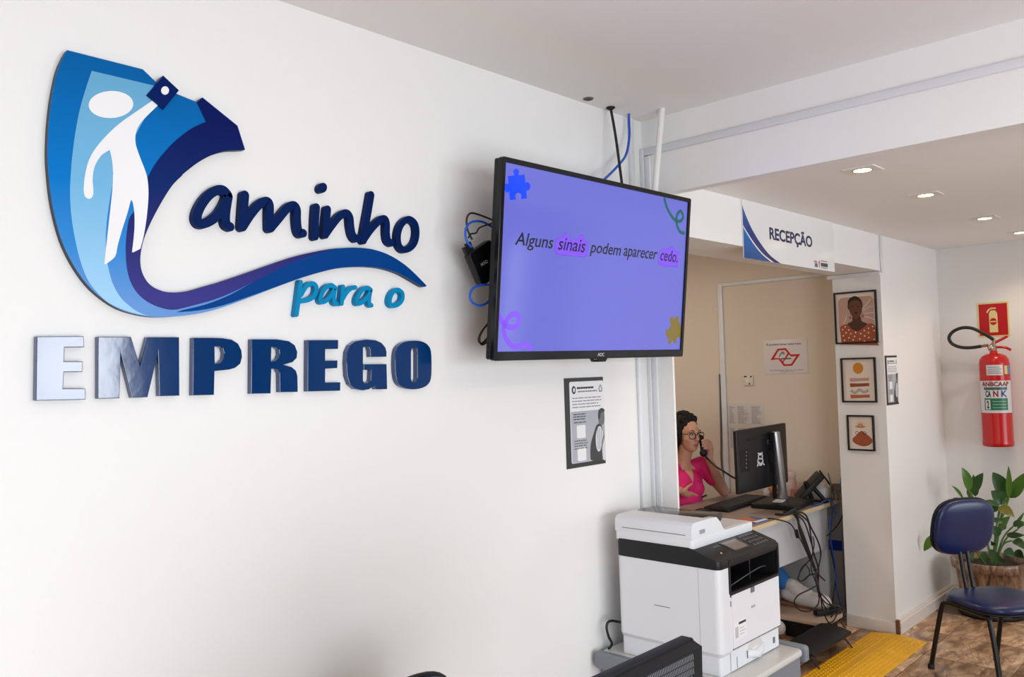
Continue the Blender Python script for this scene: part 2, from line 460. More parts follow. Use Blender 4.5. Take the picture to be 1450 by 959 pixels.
base_m = ramp_mat('emblem_blue', [(0.0, srgb(104, 152, 216)), (0.22, srgb(56, 138, 212)), (0.5, srgb(0, 118, 198)), (1.0, srgb(0, 94, 162))], 1, -0.22, 0.33, rough=0.35, spec=0.08)
light_m = ramp_mat('emblem_light_blue', [(0.0, srgb(160, 208, 242)), (0.5, srgb(116, 182, 224)), (1.0, srgb(104, 168, 206))], 1, -0.2, 0.3, rough=0.35, spec=0.08)
navy_m = ramp_mat('emblem_navy', [(0.0, srgb(60, 58, 134)), (0.35, srgb(38, 42, 112)), (0.6, srgb(6, 38, 104)), (1.0, srgb(6, 22, 88))], 1, -0.2, 0.25, rough=0.35, spec=0.08)
royal_m = mat('emblem_royal', srgb(0, 62, 134), 0.4, spec=0.08)
figw = mat('emblem_white', (0.86, 0.86, 0.88), 0.22)
edge_m = mat('emblem_edge', srgb(16, 28, 52), 0.5)
diam_m = mat('emblem_diamond_navy', srgb(0, 28, 94), 0.35, spec=0.08)
script_m = mat('letter_navy', srgb(0, 30, 84), 0.5, spec=0.08, noise=0.12, nscale=22)
para_m = mat('letter_cyan', srgb(0, 134, 186), 0.4, spec=0.12, noise=0.05, nscale=20)
block_m = mat('letter_blue_gloss', srgb(0, 50, 104), 0.11, spec=0.85, noise=0.08, nscale=14, bump=0.03, bscale=18)

# outline of the front face
seg_top = z1([(250, 95), (735, 218), (822, 302), (958, 378), (1080, 428), (1118, 398), (1343, 580), (1392, 735)])
seg_in = smooth(z1([(1392, 735), (1345, 738), (1270, 742), (1180, 768), (1090, 816), (1000, 885)]) + z2([(945, 42), (890, 98), (830, 190), (770, 300), (725, 400), (699, 490), (692, 570), (705, 640), (745, 705), (810, 745), (890, 760), (1000, 748), (1150, 705)]) + z3([(100, 648), (200, 620), (350, 570), (500, 517), (650, 468), (800, 435), (900, 424), (1000, 424), (1080, 437), (1160, 468), (1240, 520), (1310, 585), (1352, 629)]), 4)
seg_out = smooth(z3([(1352, 629), (1330, 633), (1262, 594), (1200, 561), (1120, 536), (1040, 526), (950, 526), (850, 538), (700, 578), (550, 632), (400, 690), (250, 745), (130, 777), (0, 793)]) + z2([(780, 911), (670, 895), (560, 860), (460, 798), (370, 716), (290, 606), (220, 470), (175, 330), (142, 170)]) + z1([(130, 870), (125, 780), (126, 690), (133, 560), (152, 400), (185, 240), (220, 150), (250, 95)]), 4)
outline = seg_top[:-1] + seg_in[:-1] + seg_out[:-1]
emb = thing('wall_emblem', 'large blue wave emblem with white reaching figure on white wall', 'emblem', SW)
loc = lambda pts, h=T: on_frame(SW, pts, h)
slab('backing', [loc(outline)], 0.0, T-0.002, edge_m, emb, bevel=0.0)['label'] = 'dark navy cut edge of the emblem'
slab('wave_panel', [loc(outline, T)], T-0.002, T, base_m, emb)
light = smooth(z1([(408, 228), (370, 340), (330, 480), (300, 640), (280, 800)]) + z2([(265, 0), (258, 120), (262, 240), (275, 350), (300, 480), (330, 590), (372, 690), (430, 765), (500, 826), (600, 872), (680, 894), (752, 905)]), 4) + smooth(z2([(752, 905), (700, 890), (640, 855), (570, 790), (520, 700), (493, 600), (484, 540), (478, 440), (485, 320), (500, 210), (517, 110)]), 4) + z2([(600, 60)]) + z1([(690, 700), (688, 640), (745, 535), (828, 440), (812, 324)])
slab('light_blue_band', [loc(light, T+0.0006)], T, T+0.0006, light_m, emb)
navy = z1([(1118, 400), (1342, 582), (1390, 735)]) + [p for p in seg_in[1:] if p[0] < 486] + smooth(z3([(880, 426), (760, 455), (650, 495), (560, 535), (420, 605), (300, 665), (200, 705), (80, 738), (0, 757)]) + z2([(850, 862), (760, 830), (690, 780), (640, 710), (612, 620), (603, 520), (606, 420), (622, 310), (652, 262)]), 4) + z2([(690, 120), (736, 50)]) + smooth(z1([(765, 915), (800, 850), (845, 785), (930, 690), (1040, 602), (1140, 555)]), 4) + z1([(1081, 430)])
slab('navy_band', [loc(navy, T+0.0009)], T, T+0.0009, navy_m, emb)
tail = smooth(z2([(955, 868), (1100, 832), (1250, 772)]) + z3([(420, 605), (560, 535), (650, 495), (760, 455), (880, 426)]), 4)[:-1] + [p for p in seg_in if p[0] > 486] + [p for p in seg_out if p[0] > 425] + smooth(z3([(660, 590), (560, 626), (400, 684), (250, 735), (120, 762), (0, 772)]), 3)
slab('royal_blue_tail', [loc(tail, T+0.0012)], T, T+0.0012, royal_m, emb)
fig = smooth(z1([(795, 420), (700, 485), (600, 555), (520, 625), (440, 715), (390, 800), (366, 890)]) + z2([(344, 95), (343, 135), (352, 168), (376, 182), (397, 166), (402, 130), (396, 60)]) + z1([(413, 930), (417, 880), (432, 828), (470, 770), (521, 736)]), 4) + smooth(z1([(524, 738), (538, 800), (545, 880)]) + z2([(523, 40), (521, 110), (510, 220), (490, 400), (470, 582)]), 4) + smooth(z2([(476, 586), (535, 540), (552, 470), (577, 380), (612, 270), (632, 196), (640, 192), (648, 215), (656, 280), (655, 380), (641, 511)]), 3) + z2([(648, 512), (692, 490)]) + smooth(z2([(692, 490), (715, 400), (734, 270), (742, 150), (736, 60)]) + z1([(748, 862), (720, 790), (691, 705), (687, 650), (703, 592), (745, 535), (832, 450)]), 4)
slab('white_figure', [loc(fig, T+0.0016)], T, T+0.0016, figw, emb)
slab('figure_head', [loc(z1(ellipse(531, 444, 143, 87, 40, -0.04)), T+0.0016)], T, T+0.0016, figw, emb)
dm = loc(z1([(867, 258), (968, 353), (868, 476), (762, 383)]), T+0.006)
dd = slab('navy_diamond', [dm], 0.0, T+0.006, diam_m, emb, bevel=0.0008)
slab('white_dot', [loc(z1(ellipse(878, 354, 25, 27, 24)), T+0.0068)], T+0.006, T+0.0068, figw, dd)

# EMPREGO
def block(ch, loops, label):
    lp = [on_frame(SW, l, T) for l in loops]
    o = slab('block_letter', lp, 0.0, T, block_m, None, SW, bevel=0.0014)
    center_mesh(o); return tag(o, label, 'letter', 'block letters of the word EMPREGO')
block('E', [z4([(103, 78), (415, 76), (418, 148), (288, 150), (284, 243), (408, 243), (406, 312), (284, 314), (278, 423), (427, 423), (427, 496), (97, 503)])], 'glossy dark blue block letter E at the start of EMPREGO')
block('M', [z4([(510, 80), (728, 80), (787, 272), (836, 82), (1047, 82), (1049, 470), (915, 473), (907, 188), (838, 480), (735, 484), (660, 190), (652, 487), (510, 490)])], 'glossy dark blue block letter M of the word EMPREGO')
block('P', [z4([(1140, 86), (1260, 86), (1330, 88), (1395, 98), (1438, 125), (1460, 170), (1464, 215), (1452, 258), (1420, 285), (1380, 297), (1282, 307), (1278, 465), (1135, 468)]), z4([(1282, 145), (1310, 143), (1335, 155), (1345, 190), (1340, 225), (1318, 252), (1284, 258)])], 'dark blue block letter P of the word EMPREGO')
block('R', [z5([(123, 96), (290, 96), (370, 108), (410, 135), (427, 180), (423, 220), (395, 248), (335, 265), (390, 280), (418, 305), (428, 340), (430, 445), (310, 447), (308, 320), (295, 297), (255, 290), (250, 455), (120, 457)]), z5([(255, 148), (285, 150), (305, 165), (308, 195), (298, 225), (280, 238), (253, 243)])], 'dark blue block letter R of the word EMPREGO')
block('E', [z5([(495, 102), (698, 101), (697, 160), (612, 161), (611, 238), (693, 236), (692, 287), (612, 291), (611, 382), (712, 381), (711, 437), (493, 442)])], 'dark blue block letter E between R and G in EMPREGO')
block('G', [z5([(1017, 212), (910, 213), (908, 170), (900, 148), (880, 143), (862, 152), (862, 370), (872, 388), (893, 385), (912, 370), (915, 300), (865, 298), (865, 262), (1018, 260), (1022, 427), (950, 428), (938, 405), (900, 428), (860, 435), (810, 425), (775, 395), (755, 340), (750, 250), (755, 180), (775, 135), (815, 108), (885, 97), (945, 102), (985, 120), (1010, 150), (1018, 180)])], 'dark blue block letter G of the word EMPREGO')
block('O', [smooth(z5([(1195, 105), (1250, 110), (1290, 132), (1312, 175), (1316, 265), (1312, 355), (1290, 398), (1250, 420), (1195, 428), (1140, 420), (1100, 395), (1080, 350), (1073, 265), (1078, 178), (1100, 136), (1140, 112)]), 3, True), z5([(1185, 160), (1200, 152), (1215, 158), (1220, 180), (1220, 355), (1213, 378), (1200, 384), (1186, 378), (1180, 355), (1180, 180)])], 'dark blue block letter O at the end of EMPREGO')

# script letters
def script(strokes, w, m, label, group, z=T):
    mb = MB()
    for si, st in enumerate(strokes):
        closed = st[0] == 'ring'
        pts = st[1] if closed else st
        pl = on_frame(SW, smooth(pts, 6, closed), z)
        if closed: pl = pl+[pl[0]]
        mb.ribbon(pl, w, 0.0, z-si*0.0006, caps=not closed)
    o = mb.build('script_letter', m, None, SW)
    center_mesh(o); return tag(o, label, 'letter', group)
GA = 'script letters of the word aminho'
WA = 0.0232
script([za([(505, 205), (455, 155), (385, 155), (290, 215), (205, 325), (158, 440), (165, 512), (215, 540), (310, 505), (400, 430), (470, 325), (508, 225)]), za([(515, 225), (497, 330), (483, 450), (492, 540), (535, 572)])], WA, script_m, 'navy script letter a opening the word aminho', GA)
script([za([(702, 210), (690, 350), (675, 575)]), za([(680, 570), (760, 445), (860, 325), (945, 280), (985, 320), (986, 450), (988, 590)]), za([(995, 590), (1100, 465), (1190, 360), (1262, 328), (1298, 375), (1300, 480), (1312, 600), (1335, 648), (1370, 645)])], WA, script_m, 'navy script letter m of the word aminho', GA)
oi = script([zb([(188, 345), (178, 500), (174, 680)])], WA*0.92, script_m, 'navy script letter i of the word aminho', GA)
dot = MB().prism(on_frame(SW, zb(ellipse(255, 128, 50, 58, 24, 0.3)), T), 0.0, T)
od = dot.build('dot', script_m, oi); od.matrix_world = SW
script([zb([(315, 370), (300, 520), (290, 660)]), zb([(295, 650), (370, 545), (450, 450), (525, 412), (568, 455), (580, 560), (598, 650), (630, 700), (662, 695)])], WA*0.92, script_m, 'navy script letter n between i and h in aminho', GA)
script([zb([(808, 205), (775, 400), (738, 600), (722, 725)]), zb([(727, 710), (800, 605), (890, 508), (955, 476), (984, 520), (986, 640), (1000, 720), (1038, 752)])], WA*0.92, script_m, 'navy script letter h with tall stem in aminho', GA)
script([('ring', zb([(1245, 482), (1308, 535), (1325, 640), (1302, 745), (1245, 810), (1175, 828), (1125, 775), (1112, 670), (1138, 565), (1188, 502)]))], WA*0.82, script_m, 'navy script letter o ending the word aminho', GA)
GP = 'cyan script letters of para o'
WP = 0.0128
script([zc([(170, 118), (150, 280), (122, 488)]), zc([(178, 260), (230, 170), (295, 132), (345, 160), (346, 230), (312, 288), (250, 322), (185, 332)])], WP, para_m, 'cyan script letter p with long descender in para', GP)
script([zc([(562, 185), (525, 155), (472, 168), (422, 228), (395, 300), (405, 340), (442, 338), (500, 290), (550, 215)]), zc([(565, 180), (550, 270), (558, 345), (585, 365)])], WP, para_m, 'cyan script letter a between p and r in para', GP)
script([zc([(655, 170), (645, 270), (638, 362)]), zc([(650, 310), (700, 228), (752, 185), (795, 178)])], WP, para_m, 'cyan script letter r of the word para', GP)
script([zc([(970, 205), (935, 183), (885, 198), (835, 262), (812, 330), (825, 362), (868, 348), (930, 292), (965, 228)]), zc([(970, 210), (955, 290), (955, 360), (980, 382)])], WP, para_m, 'cyan script letter a ending the word para', GP)
script([('ring', zc([(1285, 207), (1330, 242), (1332, 310), (1292, 365), (1232, 388), (1192, 362), (1192, 300), (1220, 238), (1252, 212)]))], WP, para_m, 'single cyan script letter o after the word para', GP)

# ================================================================ TELEVISION
def rect_frame(c, yaw, tilt, roll):
    u = Vector((math.cos(yaw), math.sin(yaw), 0)); v0 = Vector((0, 0, 1)); n = u.cross(v0)
    v = v0*math.cos(tilt)+n*math.sin(tilt)
    return frame(c, u*math.cos(roll)+v*math.sin(roll), -u*math.sin(roll)+v*math.cos(roll))
KT = 1.023/0.93
TVC = CAM + (Vector((2.127, 1.609, 1.967))-CAM)*KT
TV = rect_frame(TVC, -0.004, 0.109, 0.005)
SWD, SHT = 1.023, 1.023/1.778
black_gl = mat('black_gloss_plastic', (0.006, 0.006, 0.007), 0.18, spec=0.3)
black_mt = mat('black_matte_plastic', (0.010, 0.010, 0.012), 0.5, spec=0.3)
black_cb = mat('black_cable', (0.008, 0.008, 0.009), 0.45)
blue_cb = mat('blue_cable', srgb(14, 80, 190), 0.4)
tv = thing('television', 'wall-mounted black television showing a purple slide', 'television', TV)
bz = 0.016
outer = rrect(-SWD/2-bz, -SHT/2-bz-0.012, SWD/2+bz, SHT/2+bz, 0.008, 4)
inner = rrect(-SWD/2, -SHT/2, SWD/2, SHT/2, 0.002, 2)
slab('bezel', [outer, inner], -0.012, 0.006, black_gl, tv, bevel=0.0015)
MB().prism(rrect(-SWD/2-bz+0.002, -SHT/2-bz-0.01, SWD/2+bz-0.002, SHT/2+bz-0.002, 0.008), -0.03, -0.012).prism(rrect(-0.36, -0.24, 0.36, 0.15, 0.03), -0.06, -0.03).build('back_shell', black_mt, tv)
scr_m = mat('lit_screen', srgb(60, 58, 120), 0.12, emit=srgb(108, 114, 208), estr=0.63, spec=0.4)
scr = MB().box((-SWD/2, -SHT/2, -0.012), (SWD/2, SHT/2, 0.0)).build('screen', scr_m, tv)
scr['label'] = 'glowing purple screen with dark slide lettering'
def em(name, c, s=0.9, d=0.5): return mat(name, tuple(k*d for k in c), 0.2, emit=c, estr=s*0.84)
def tl(pts): return on_frame(TV, pts, 0.0)
def clampscr(p): return [(min(max(x, -SWD/2), SWD/2), min(max(y, -SHT/2), SHT/2)) for x, y in p]
def zs(p): return zp(690, 220, 7.99, p)
def zt(p): return zp(720, 310, 5.577, p)
pz = [(232, 235), (298, 228), (305, 215), (292, 190), (300, 162), (325, 150), (350, 162), (360, 190), (350, 215), (358, 225), (420, 215), (432, 310), (455, 302), (478, 320), (487, 355), (478, 390), (455, 400), (440, 392), (447, 488), (378, 494), (388, 465), (380, 435), (350, 422), (322, 438), (315, 468), (328, 498), (255, 508), (247, 410), (225, 425), (203, 405), (195, 370), (196, 325), (225, 318), (240, 325)]
slab('blue_puzzle_piece', [clampscr(tl(zs(pz)))], 0.0, 0.0004, em('screen_blue', srgb(10, 62, 236), 0.9), scr)
hl = em('screen_violet', srgb(120, 74, 236), 0.8)
hd = em('screen_violet_line', srgb(92, 62, 190), 0.7)
h1 = [(370, 190), (385, 152), (425, 140), (435, 118), (455, 112), (470, 125), (478, 152), (540, 160), (555, 135), (575, 128), (592, 138), (600, 165), (625, 180), (628, 220), (620, 280), (600, 303), (570, 303), (400, 285), (375, 275), (366, 250)]
h2 = [(1188, 270), (1200, 245), (1245, 235), (1270, 232), (1285, 218), (1302, 225), (1312, 245), (1345, 258), (1350, 290), (1340, 365), (1320, 382), (1215, 372), (1190, 355), (1180, 330)]
for hh in (h1, h2):
    big = smooth(tl(zt(hh)), 4, True); cx = sum(p[0] for p in big)/len(big); cy = sum(p[1] for p in big)/len(big)
    o = slab('highlight_shape', [big], 0.0, 0.0003, hd, scr)
    slab('highlight_fill', [[(cx+(x-cx)*0.975, cy+(y-cy)*0.955) for x, y in big]], 0.0003, 0.0005, hl, scr)
dk = em('screen_text_dark', srgb(14, 14, 26), 0.6)
for s, q in (('Alguns', [(45, 237), (342, 268), (360, 135), (62, 103)]), ('sinais', [(388, 243), (600, 268), (612, 170), (402, 147)]), ('podem', [(640, 294), (878, 322), (893, 203), (655, 175)]), ('aparecer', [(903, 322), (1162, 352), (1178, 262), (912, 228)]), ('cedo.', [(1196, 329), (1333, 347), (1340, 257), (1205, 238)])):
    link('slide_lettering', text_mesh(s, None, 0.0006, shear=0.12, bold=0.006, quad=tl(zt(q))), dk, scr)
def sq(pts, w, m):
    mb = MB(); mb.ribbon(smooth(tl(pts), 6), w, 0.0, 0.0004, caps=False); return mb.build('squiggle', m, scr)
sq(zp(690, 420, 8.53, [(133, 228), (200, 330), (270, 370), (330, 370), (375, 320), (380, 240), (340, 210), (280, 230), (222, 310), (198, 400), (215, 480), (270, 570), (350, 610), (420, 585), (470, 575), (510, 610), (526, 652)]), 0.018, hl)
sq(zp(900, 260, 3.833, [(155, 76), (170, 130), (205, 190), (240, 205), (258, 180), (245, 150), (225, 170), (222, 215), (240, 260), (266, 270)]), 0.0135, em('screen_green', srgb(0, 88, 92), 0.8))
slab('yellow_puzzle_piece', [clampscr(tl(zp(900, 260, 3.833, smooth([(190, 765), (185, 740), (197, 720), (210, 735), (222, 720), (235, 725), (235, 750), (245, 770), (248, 830), (240, 845), (235, 830), (222, 845), (220, 868), (208, 865), (200, 850), (188, 872), (175, 865), (178, 840), (165, 825), (165, 795), (180, 790)], 3, True))))], 0.0, 0.0004, em('screen_olive', srgb(112, 96, 30), 0.85), scr)
text('maker_mark', 'AOC', (-0.018, -SHT/2-0.020, 0.020, -SHT/2-0.008), 0.0062, mat('mark_grey', (0.5, 0.5, 0.52), 0.3), tv, bold=0.02)
MB().prism([(-0.045, -SHT/2-bz-0.011), (0.045, -SHT/2-bz-0.011), (0.034, -SHT/2-bz-0.024), (-0.034, -SHT/2-bz-0.024)], -0.01, 0.004).build('sensor_tab', black_gl, tv, bevel=0.002)
# bracket from wall to television
inv = TV.inverted()
bk = MB().box((2.18, 1.835, 1.93), (2.24, YW-0.004, 1.97)).box((2.44, 1.835, 1.93), (2.50, YW-0.004, 1.97)).box((2.10, YW-0.014, 1.86), (2.58, YW-0.002, 2.06)).box((2.19, 1.815, 1.85), (2.23, 1.845, 2.06)).box((2.45, 1.815, 1.85), (2.49, 1.845, 2.06))
bk.v = [tuple(inv @ Vector(v)) for v in bk.v]
bk.build('wall_bracket', black_mt, tv)

# media box behind the left edge
BX = 1.885
A, B, Cc = [ony(*p, BX) for p in zp(650, 290, 4.567, [(62, 318), (215, 214), (150, 560)])]
u = (B-A); u.y = 0; v = (A-Cc); v.y = 0
wU = 0.115; hV = 0.115
uu = u.normalized(); fb = frame(A, uu, Vector((0, 0, 1)).cross(Vector((0, -1, 0))) if False else Vector((-uu.z, 0, uu.x)))
mbx = thing('media_box', 'small black streaming box hanging beside the television edge', 'media box', fb)
MB().prism(rrect(0, -hV, wU, 0, 0.012), -0.026, 0.0).build('case', black_mt, mbx, bevel=0.003)
MB().prism(rrect(0.004, -hV+0.004, wU-0.004, -0.004, 0.01), 0.0, 0.0008).build('glossy_top', black_gl, mbx)
link('box_mark', text_mesh('MXQ', (0.03, -0.060, 0.062, -0.048), 0.001, bold=0.01), mat('mark_light', (0.6, 0.6, 0.6), 0.4), mbx)
MB().box((0.016, 0.0, -0.02), (0.034, 0.028, -0.006)).box((0.0, 0.0, -0.019), (0.011, 0.022, -0.007)).build('plug', black_mt, mbx)
def cable(name, pts, r, m, label, k=8, group=None):
    o = MB().tube(smooth(pts, k), r, 8).build(name, m)
    return tag(o, label, 'cable', group)
def zq(p, Y): return [tuple(ony(*q, Y)) for q in zp(650, 290, 4.567, p)]
cable('black_cable', zq([(85, 225), (55, 160), (50, 90), (75, 55), (130, 65), (240, 108)], 1.872), 0.0032, black_cb, 'black cable arching above the media box by the television')
cable('black_cable', zq([(60, 215), (75, 190), (110, 182), (140, 145), (245, 112)], 1.862), 0.0026, black_cb, 'thin kinked black cable just under the arching cable')
cable('blue_network_cable', zq([(80, 272), (50, 235), (42, 165), (75, 115), (140, 108), (200, 135), (262, 180)], 1.868), 0.0038, blue_cb, 'blue cable looping over the media box')
cable('blue_network_cable', zq([(225, 518), (150, 520), (90, 540), (70, 590), (90, 635), (140, 652), (190, 625), (225, 560), (240, 500)], 1.856), 0.0038, blue_cb, 'blue cable ring hanging under the media box')
cable('black_cable', zq([(205, 600), (205, 700), (190, 760), (140, 830), (125, 880), (150, 895), (190, 850), (205, 780), (170, 790), (135, 850), (140, 900), (165, 900), (205, 860)], 1.872), 0.003, black_cb, 'coiled black cable hanging at the lower television corner')
# cables and pipe from the ceiling to the television
tp = lambda x, y, Y: tuple(ony(x, y, Y))
cable('black_cable', [tuple(onz(864.5, 152, ZC)), tp(872, 195, 1.93), tp(880, 255, 1.90), tp(884, 285, 1.88)], 0.0055, black_cb, 'straight black cable dropping from ceiling to television top')
o = MB().lathe([(0.018, 0), (0.018, 0.004), (0.006, 0.012)], 16, Matrix.Translation(onz(864.5, 152, ZC)) @ Matrix.Rotation(PI, 4, 'X')).build('cable_gland', black_mt)
tag(o, 'black ceiling gland where the black cable enters', 'cable gland')
cable('blue_network_cable', [tuple(onz(890.5, 161, ZC)), tp(890.8, 175, 1.965), tp(891, 195, 1.955), tp(886, 220, 1.93), tp(872, 238, 1.91), tp(856, 254, 1.88), tp(846, 266, 1.86)], 0.0052, blue_cb, 'blue cable curving from ceiling down behind the television')
o = MB().tube([tuple(onz(937.5, 154, ZC)), tp(932, 215, 1.835), tp(927, 275, 1.83), tp(925, 300, 1.828)], 0.0125, 14).build('white_pipe', mat('white_pvc', (0.82, 0.81, 0.79), 0.4))
tag(o, 'white plastic pipe slanting from ceiling to television', 'pipe')
pp = onz(833, 139.5, ZC)
o = MB().lathe([(0.02, 0), (0.02, 0.003), (0.012, 0.006), (0.011, 0.001)], 16, Matrix.Translation(pp) @ Matrix.Rotation(PI, 4, 'X')).build('ceiling_socket', mat('dull_bronze', (0.12, 0.09, 0.07), 0.5))
tag(o, 'small dark round ceiling fitting near the black cable', 'ceiling fitting')
# ================================================================ NOTICES, PICTURES AND LAMPS
ink = mat('black_ink', (0.03, 0.03, 0.035), 0.6)
grey_ink = mat('grey_ink', (0.22, 0.22, 0.24), 0.6)
paper = mat('white_paper', (0.80, 0.80, 0.82), 0.6)
black_card = mat('black_card', (0.018, 0.018, 0.02), 0.35)
def lines(parent, x0, x1, ys, h, m, z, name='text_line', ragged=0.15, words=6):
    """rows of unreadable small print, one mesh per row"""
    for y in ys:
        mb = MB(); x = x0; end = x1-(x1-x0)*random.random()*ragged
        while x < end:
            w = (x1-x0)/words*(0.4+random.random()); w = min(w, end-x)
            mb.box((x, y-h/2, z), (x+w*0.86, y+h/2, z+0.0003)); x += w
        mb.build(name, m, parent)

def flyer(M, W, Hh, label, small=False):
    """black sleeve with a grey flyer: heading, text rows, a person with a backpack; code squares left blank"""
    t = thing('flyer', label, 'poster', M)
    MB().box((0, 0, 0), (W, Hh, 0.003)).build('black_sleeve', black_card, t)
    f = lambda x, y: (x/511.0*1.0, y)
    X = lambda x: (x-55)/350*W
    Y = lambda y: Hh-(y-65)/790*Hh
    slab('white_sheet', [rrect(X(95), Y(815), X(405), Y(98), 0.008)], 0.003, 0.0036, paper, t)
    slab('grey_field', [rrect(X(100), Y(812), X(404), Y(362), 0.006)], 0.0036, 0.0039, mat('flyer_grey', (0.42, 0.43, 0.48), 0.6), t)
    slab('round_mark', [ellipse(X(132), Y(172), W*0.05, Hh*0.045, 24), ellipse(X(134), Y(172), W*0.026, Hh*0.024, 24)], 0.0039, 0.0043, ink, t)
    lines(t, X(160), X(312), [Y(156)], Hh*0.022, ink, 0.0039, name='heading_row', words=8, ragged=0.0)
    lines(t, X(166), X(345), [Y(188)], Hh*0.015, grey_ink, 0.0039, name='heading_row', words=9, ragged=0.0)
    slab('small_mark', [[(X(375), Y(130)), (X(392), Y(165)), (X(388), Y(200)), (X(362), Y(200)), (X(358), Y(165))], [(X(375), Y(145)), (X(365), Y(168)), (X(368), Y(190)), (X(382), Y(190)), (X(385), Y(168))]], 0.0039, 0.0042, grey_ink, t)
    lines(t, X(115), X(385), [Y(245), Y(272), Y(299), Y(326)], Hh*0.010, grey_ink, 0.0039)
    lines(t, X(122), X(245), [Y(388), Y(410), Y(432), Y(460)], Hh*0.010, ink, 0.0041, words=4)
    for yc in (545, 745):
        slab('code_square', [rrect(X(148), Y(yc+55), X(225), Y(yc-60), 0.005)], 0.0039, 0.0043, paper, t)
    lines(t, X(122), X(248), [Y(622), Y(645), Y(666), Y(690)], Hh*0.008, ink, 0.0041, words=4)
    dark = mat('flyer_dark', (0.05, 0.05, 0.055), 0.6); mid = mat('flyer_mid', (0.16, 0.16, 0.17), 0.6)
    k = lambda pts: [(X(x), Y(y)) for x, y in pts]
    slab('figure_backpack', [smooth(k([(330, 500), (300, 570), (270, 660), (262, 760), (275, 812), (375, 812), (372, 740), (380, 660), (395, 600), (370, 500)]), 4, True)], 0.0039, 0.0043, dark, t)
    slab('figure_shirt', [smooth(k([(345, 515), (318, 590), (318, 690), (335, 738), (358, 725), (375, 650), (388, 590), (375, 530)]), 4, True)], 0.0043, 0.0047, mat('flyer_shirt', (0.66, 0.66, 0.70), 0.6), t)
    for xx in (335, 352, 370):
        slab('shirt_stripe', [k([(xx, 530), (xx+4, 530), (xx+2, 720), (xx-2, 720)])], 0.0047, 0.0049, mid, t)
    slab('figure_head', [smooth(k([(350, 480), (346, 420), (352, 370), (375, 352), (400, 365), (404, 440), (398, 485), (375, 505)]), 4, True)], 0.0043, 0.0047, mid, t)
    slab('figure_hair', [smooth(k([(346, 440), (346, 390), (358, 360), (380, 350), (403, 362), (403, 385), (372, 392), (362, 440)]), 4, True)], 0.0047, 0.005, dark, t)
    slab('figure_arm', [smooth(k([(392, 660), (404, 640), (404, 812), (378, 812), (376, 720)]), 3, True)], 0.0041, 0.0044, mat('flyer_shirt', (0.6, 0.6, 0.6), 0.6), t)
    return t
flyer(wall_y(YW, 2.375, 1.284), 0.232, 0.333, 'black-edged grey flyer on white wall under the television')
flyer(wall_y(YP, 5.275, 1.373), 0.200, 0.303, 'narrow black-edged flyer on wall beside the pictures', True)

# RECEPÇÃO sign hanging on the header
SG = wall_y(YP-0.006, 3.555, 2.141)
sgw, sgh = 1.02, 0.274
sign = thing('reception_sign', 'white hanging sign reading RECEPÇÃO with blue swoosh', 'sign', SG)
MB().box((0, 0, -0.005), (sgw, sgh, 0.0)).build('board', mat('sign_white', (0.80, 0.80, 0.80), 0.14), sign)
def zsg(p): return on_frame(SG, zp(1040, 275, 7.993, p), 0.0)
def cl(p): return [(min(max(x, 0.0), sgw), min(max(y, 0.0), sgh)) for x, y in p]
sgn = ramp_mat('sign_navy', [(0.0, srgb(20, 24, 96)), (0.5, srgb(26, 52, 130)), (1.0, srgb(14, 100, 170))], 1, 0.0, 0.25, rough=0.2)
sgb = ramp_mat('sign_blue', [(0.0, srgb(0, 72, 140)), (0.5, srgb(18, 100, 180)), (1.0, srgb(30, 140, 205))], 1, 0.0, 0.2, rough=0.2)
c1 = cl(zsg(smooth([(73, 75), (95, 150), (140, 270), (200, 400), (290, 550), (400, 690), (535, 795)], 5)))
c2 = cl(zsg(smooth([(88, 335), (150, 440), (230, 560), (330, 680), (470, 790)], 5)))
slab('navy_swoosh', [c1+[(c1[-1][0], 0.0)]+c2[::-1]], 0.0, 0.0005, sgn, sign)
c3 = cl(zsg(smooth([(90, 358), (145, 455), (220, 570), (315, 685), (430, 780)], 5)))
slab('blue_swoosh', [c3+[(c3[-1][0], 0.0), (0.0, 0.0), (0.0, c3[0][1])]], 0.0, 0.0005, sgb, sign)
sgi = mat('sign_ink', srgb(22, 28, 84), 0.3)
xq = zsg([(398, 516), (882, 602), (882, 478), (398, 384)])
x0, x1 = xq[0][0], xq[1][0]; y0, y1 = sgh*0.40, sgh*0.645
yb = (xq[0][1]+xq[1][1])/2; yt = (xq[3][1]+xq[2][1])/2
capH = yt-yb
link('lettering', text_mesh('RECEPÇÃO', (x0, yb-capH*0.235, x1, yt+capH*0.275), 0.0, bold=0.030, thick=0.0006), sgi, sign)
lx, ly = zsg([(905, 822)])[0]
for dx, w, c in ((0.0, 0.018, srgb(220, 110, 80)), (0.02, 0.018, srgb(120, 160, 190))):
    slab('crest', [[(lx+dx, ly+0.022), (lx+dx+w, ly+0.022), (lx+dx+w, ly+0.034), (lx+dx, ly+0.034)]], 0.0, 0.0005, mat('crest_%d' % int(dx*1000), c, 0.3), sign)
slab('crest_base', [[(lx+0.004, ly), (lx+0.042, ly), (lx+0.038, ly+0.02), (lx+0.008, ly+0.02)]], 0.0, 0.0005, mat('crest_blue', srgb(60, 100, 130), 0.3), sign)
slab('crest_arrow', [[(lx+0.058, ly+0.0), (lx+0.066, ly+0.0), (lx+0.066, ly+0.018), (lx+0.074, ly+0.03), (lx+0.066, ly+0.04), (lx+0.052, ly+0.026)]], 0.0, 0.0005, mat('crest_orange', srgb(214, 96, 60), 0.3), sign)
lines(sign, lx+0.082, lx+0.172, [ly+0.018], 0.020, ink, 0.0, name='small_print', words=9, ragged=0.0)
lines(sign, lx+0.082, lx+0.166, [ly+0.038], 0.006, grey_ink, 0.0, name='small_print', words=5, ragged=0.0)
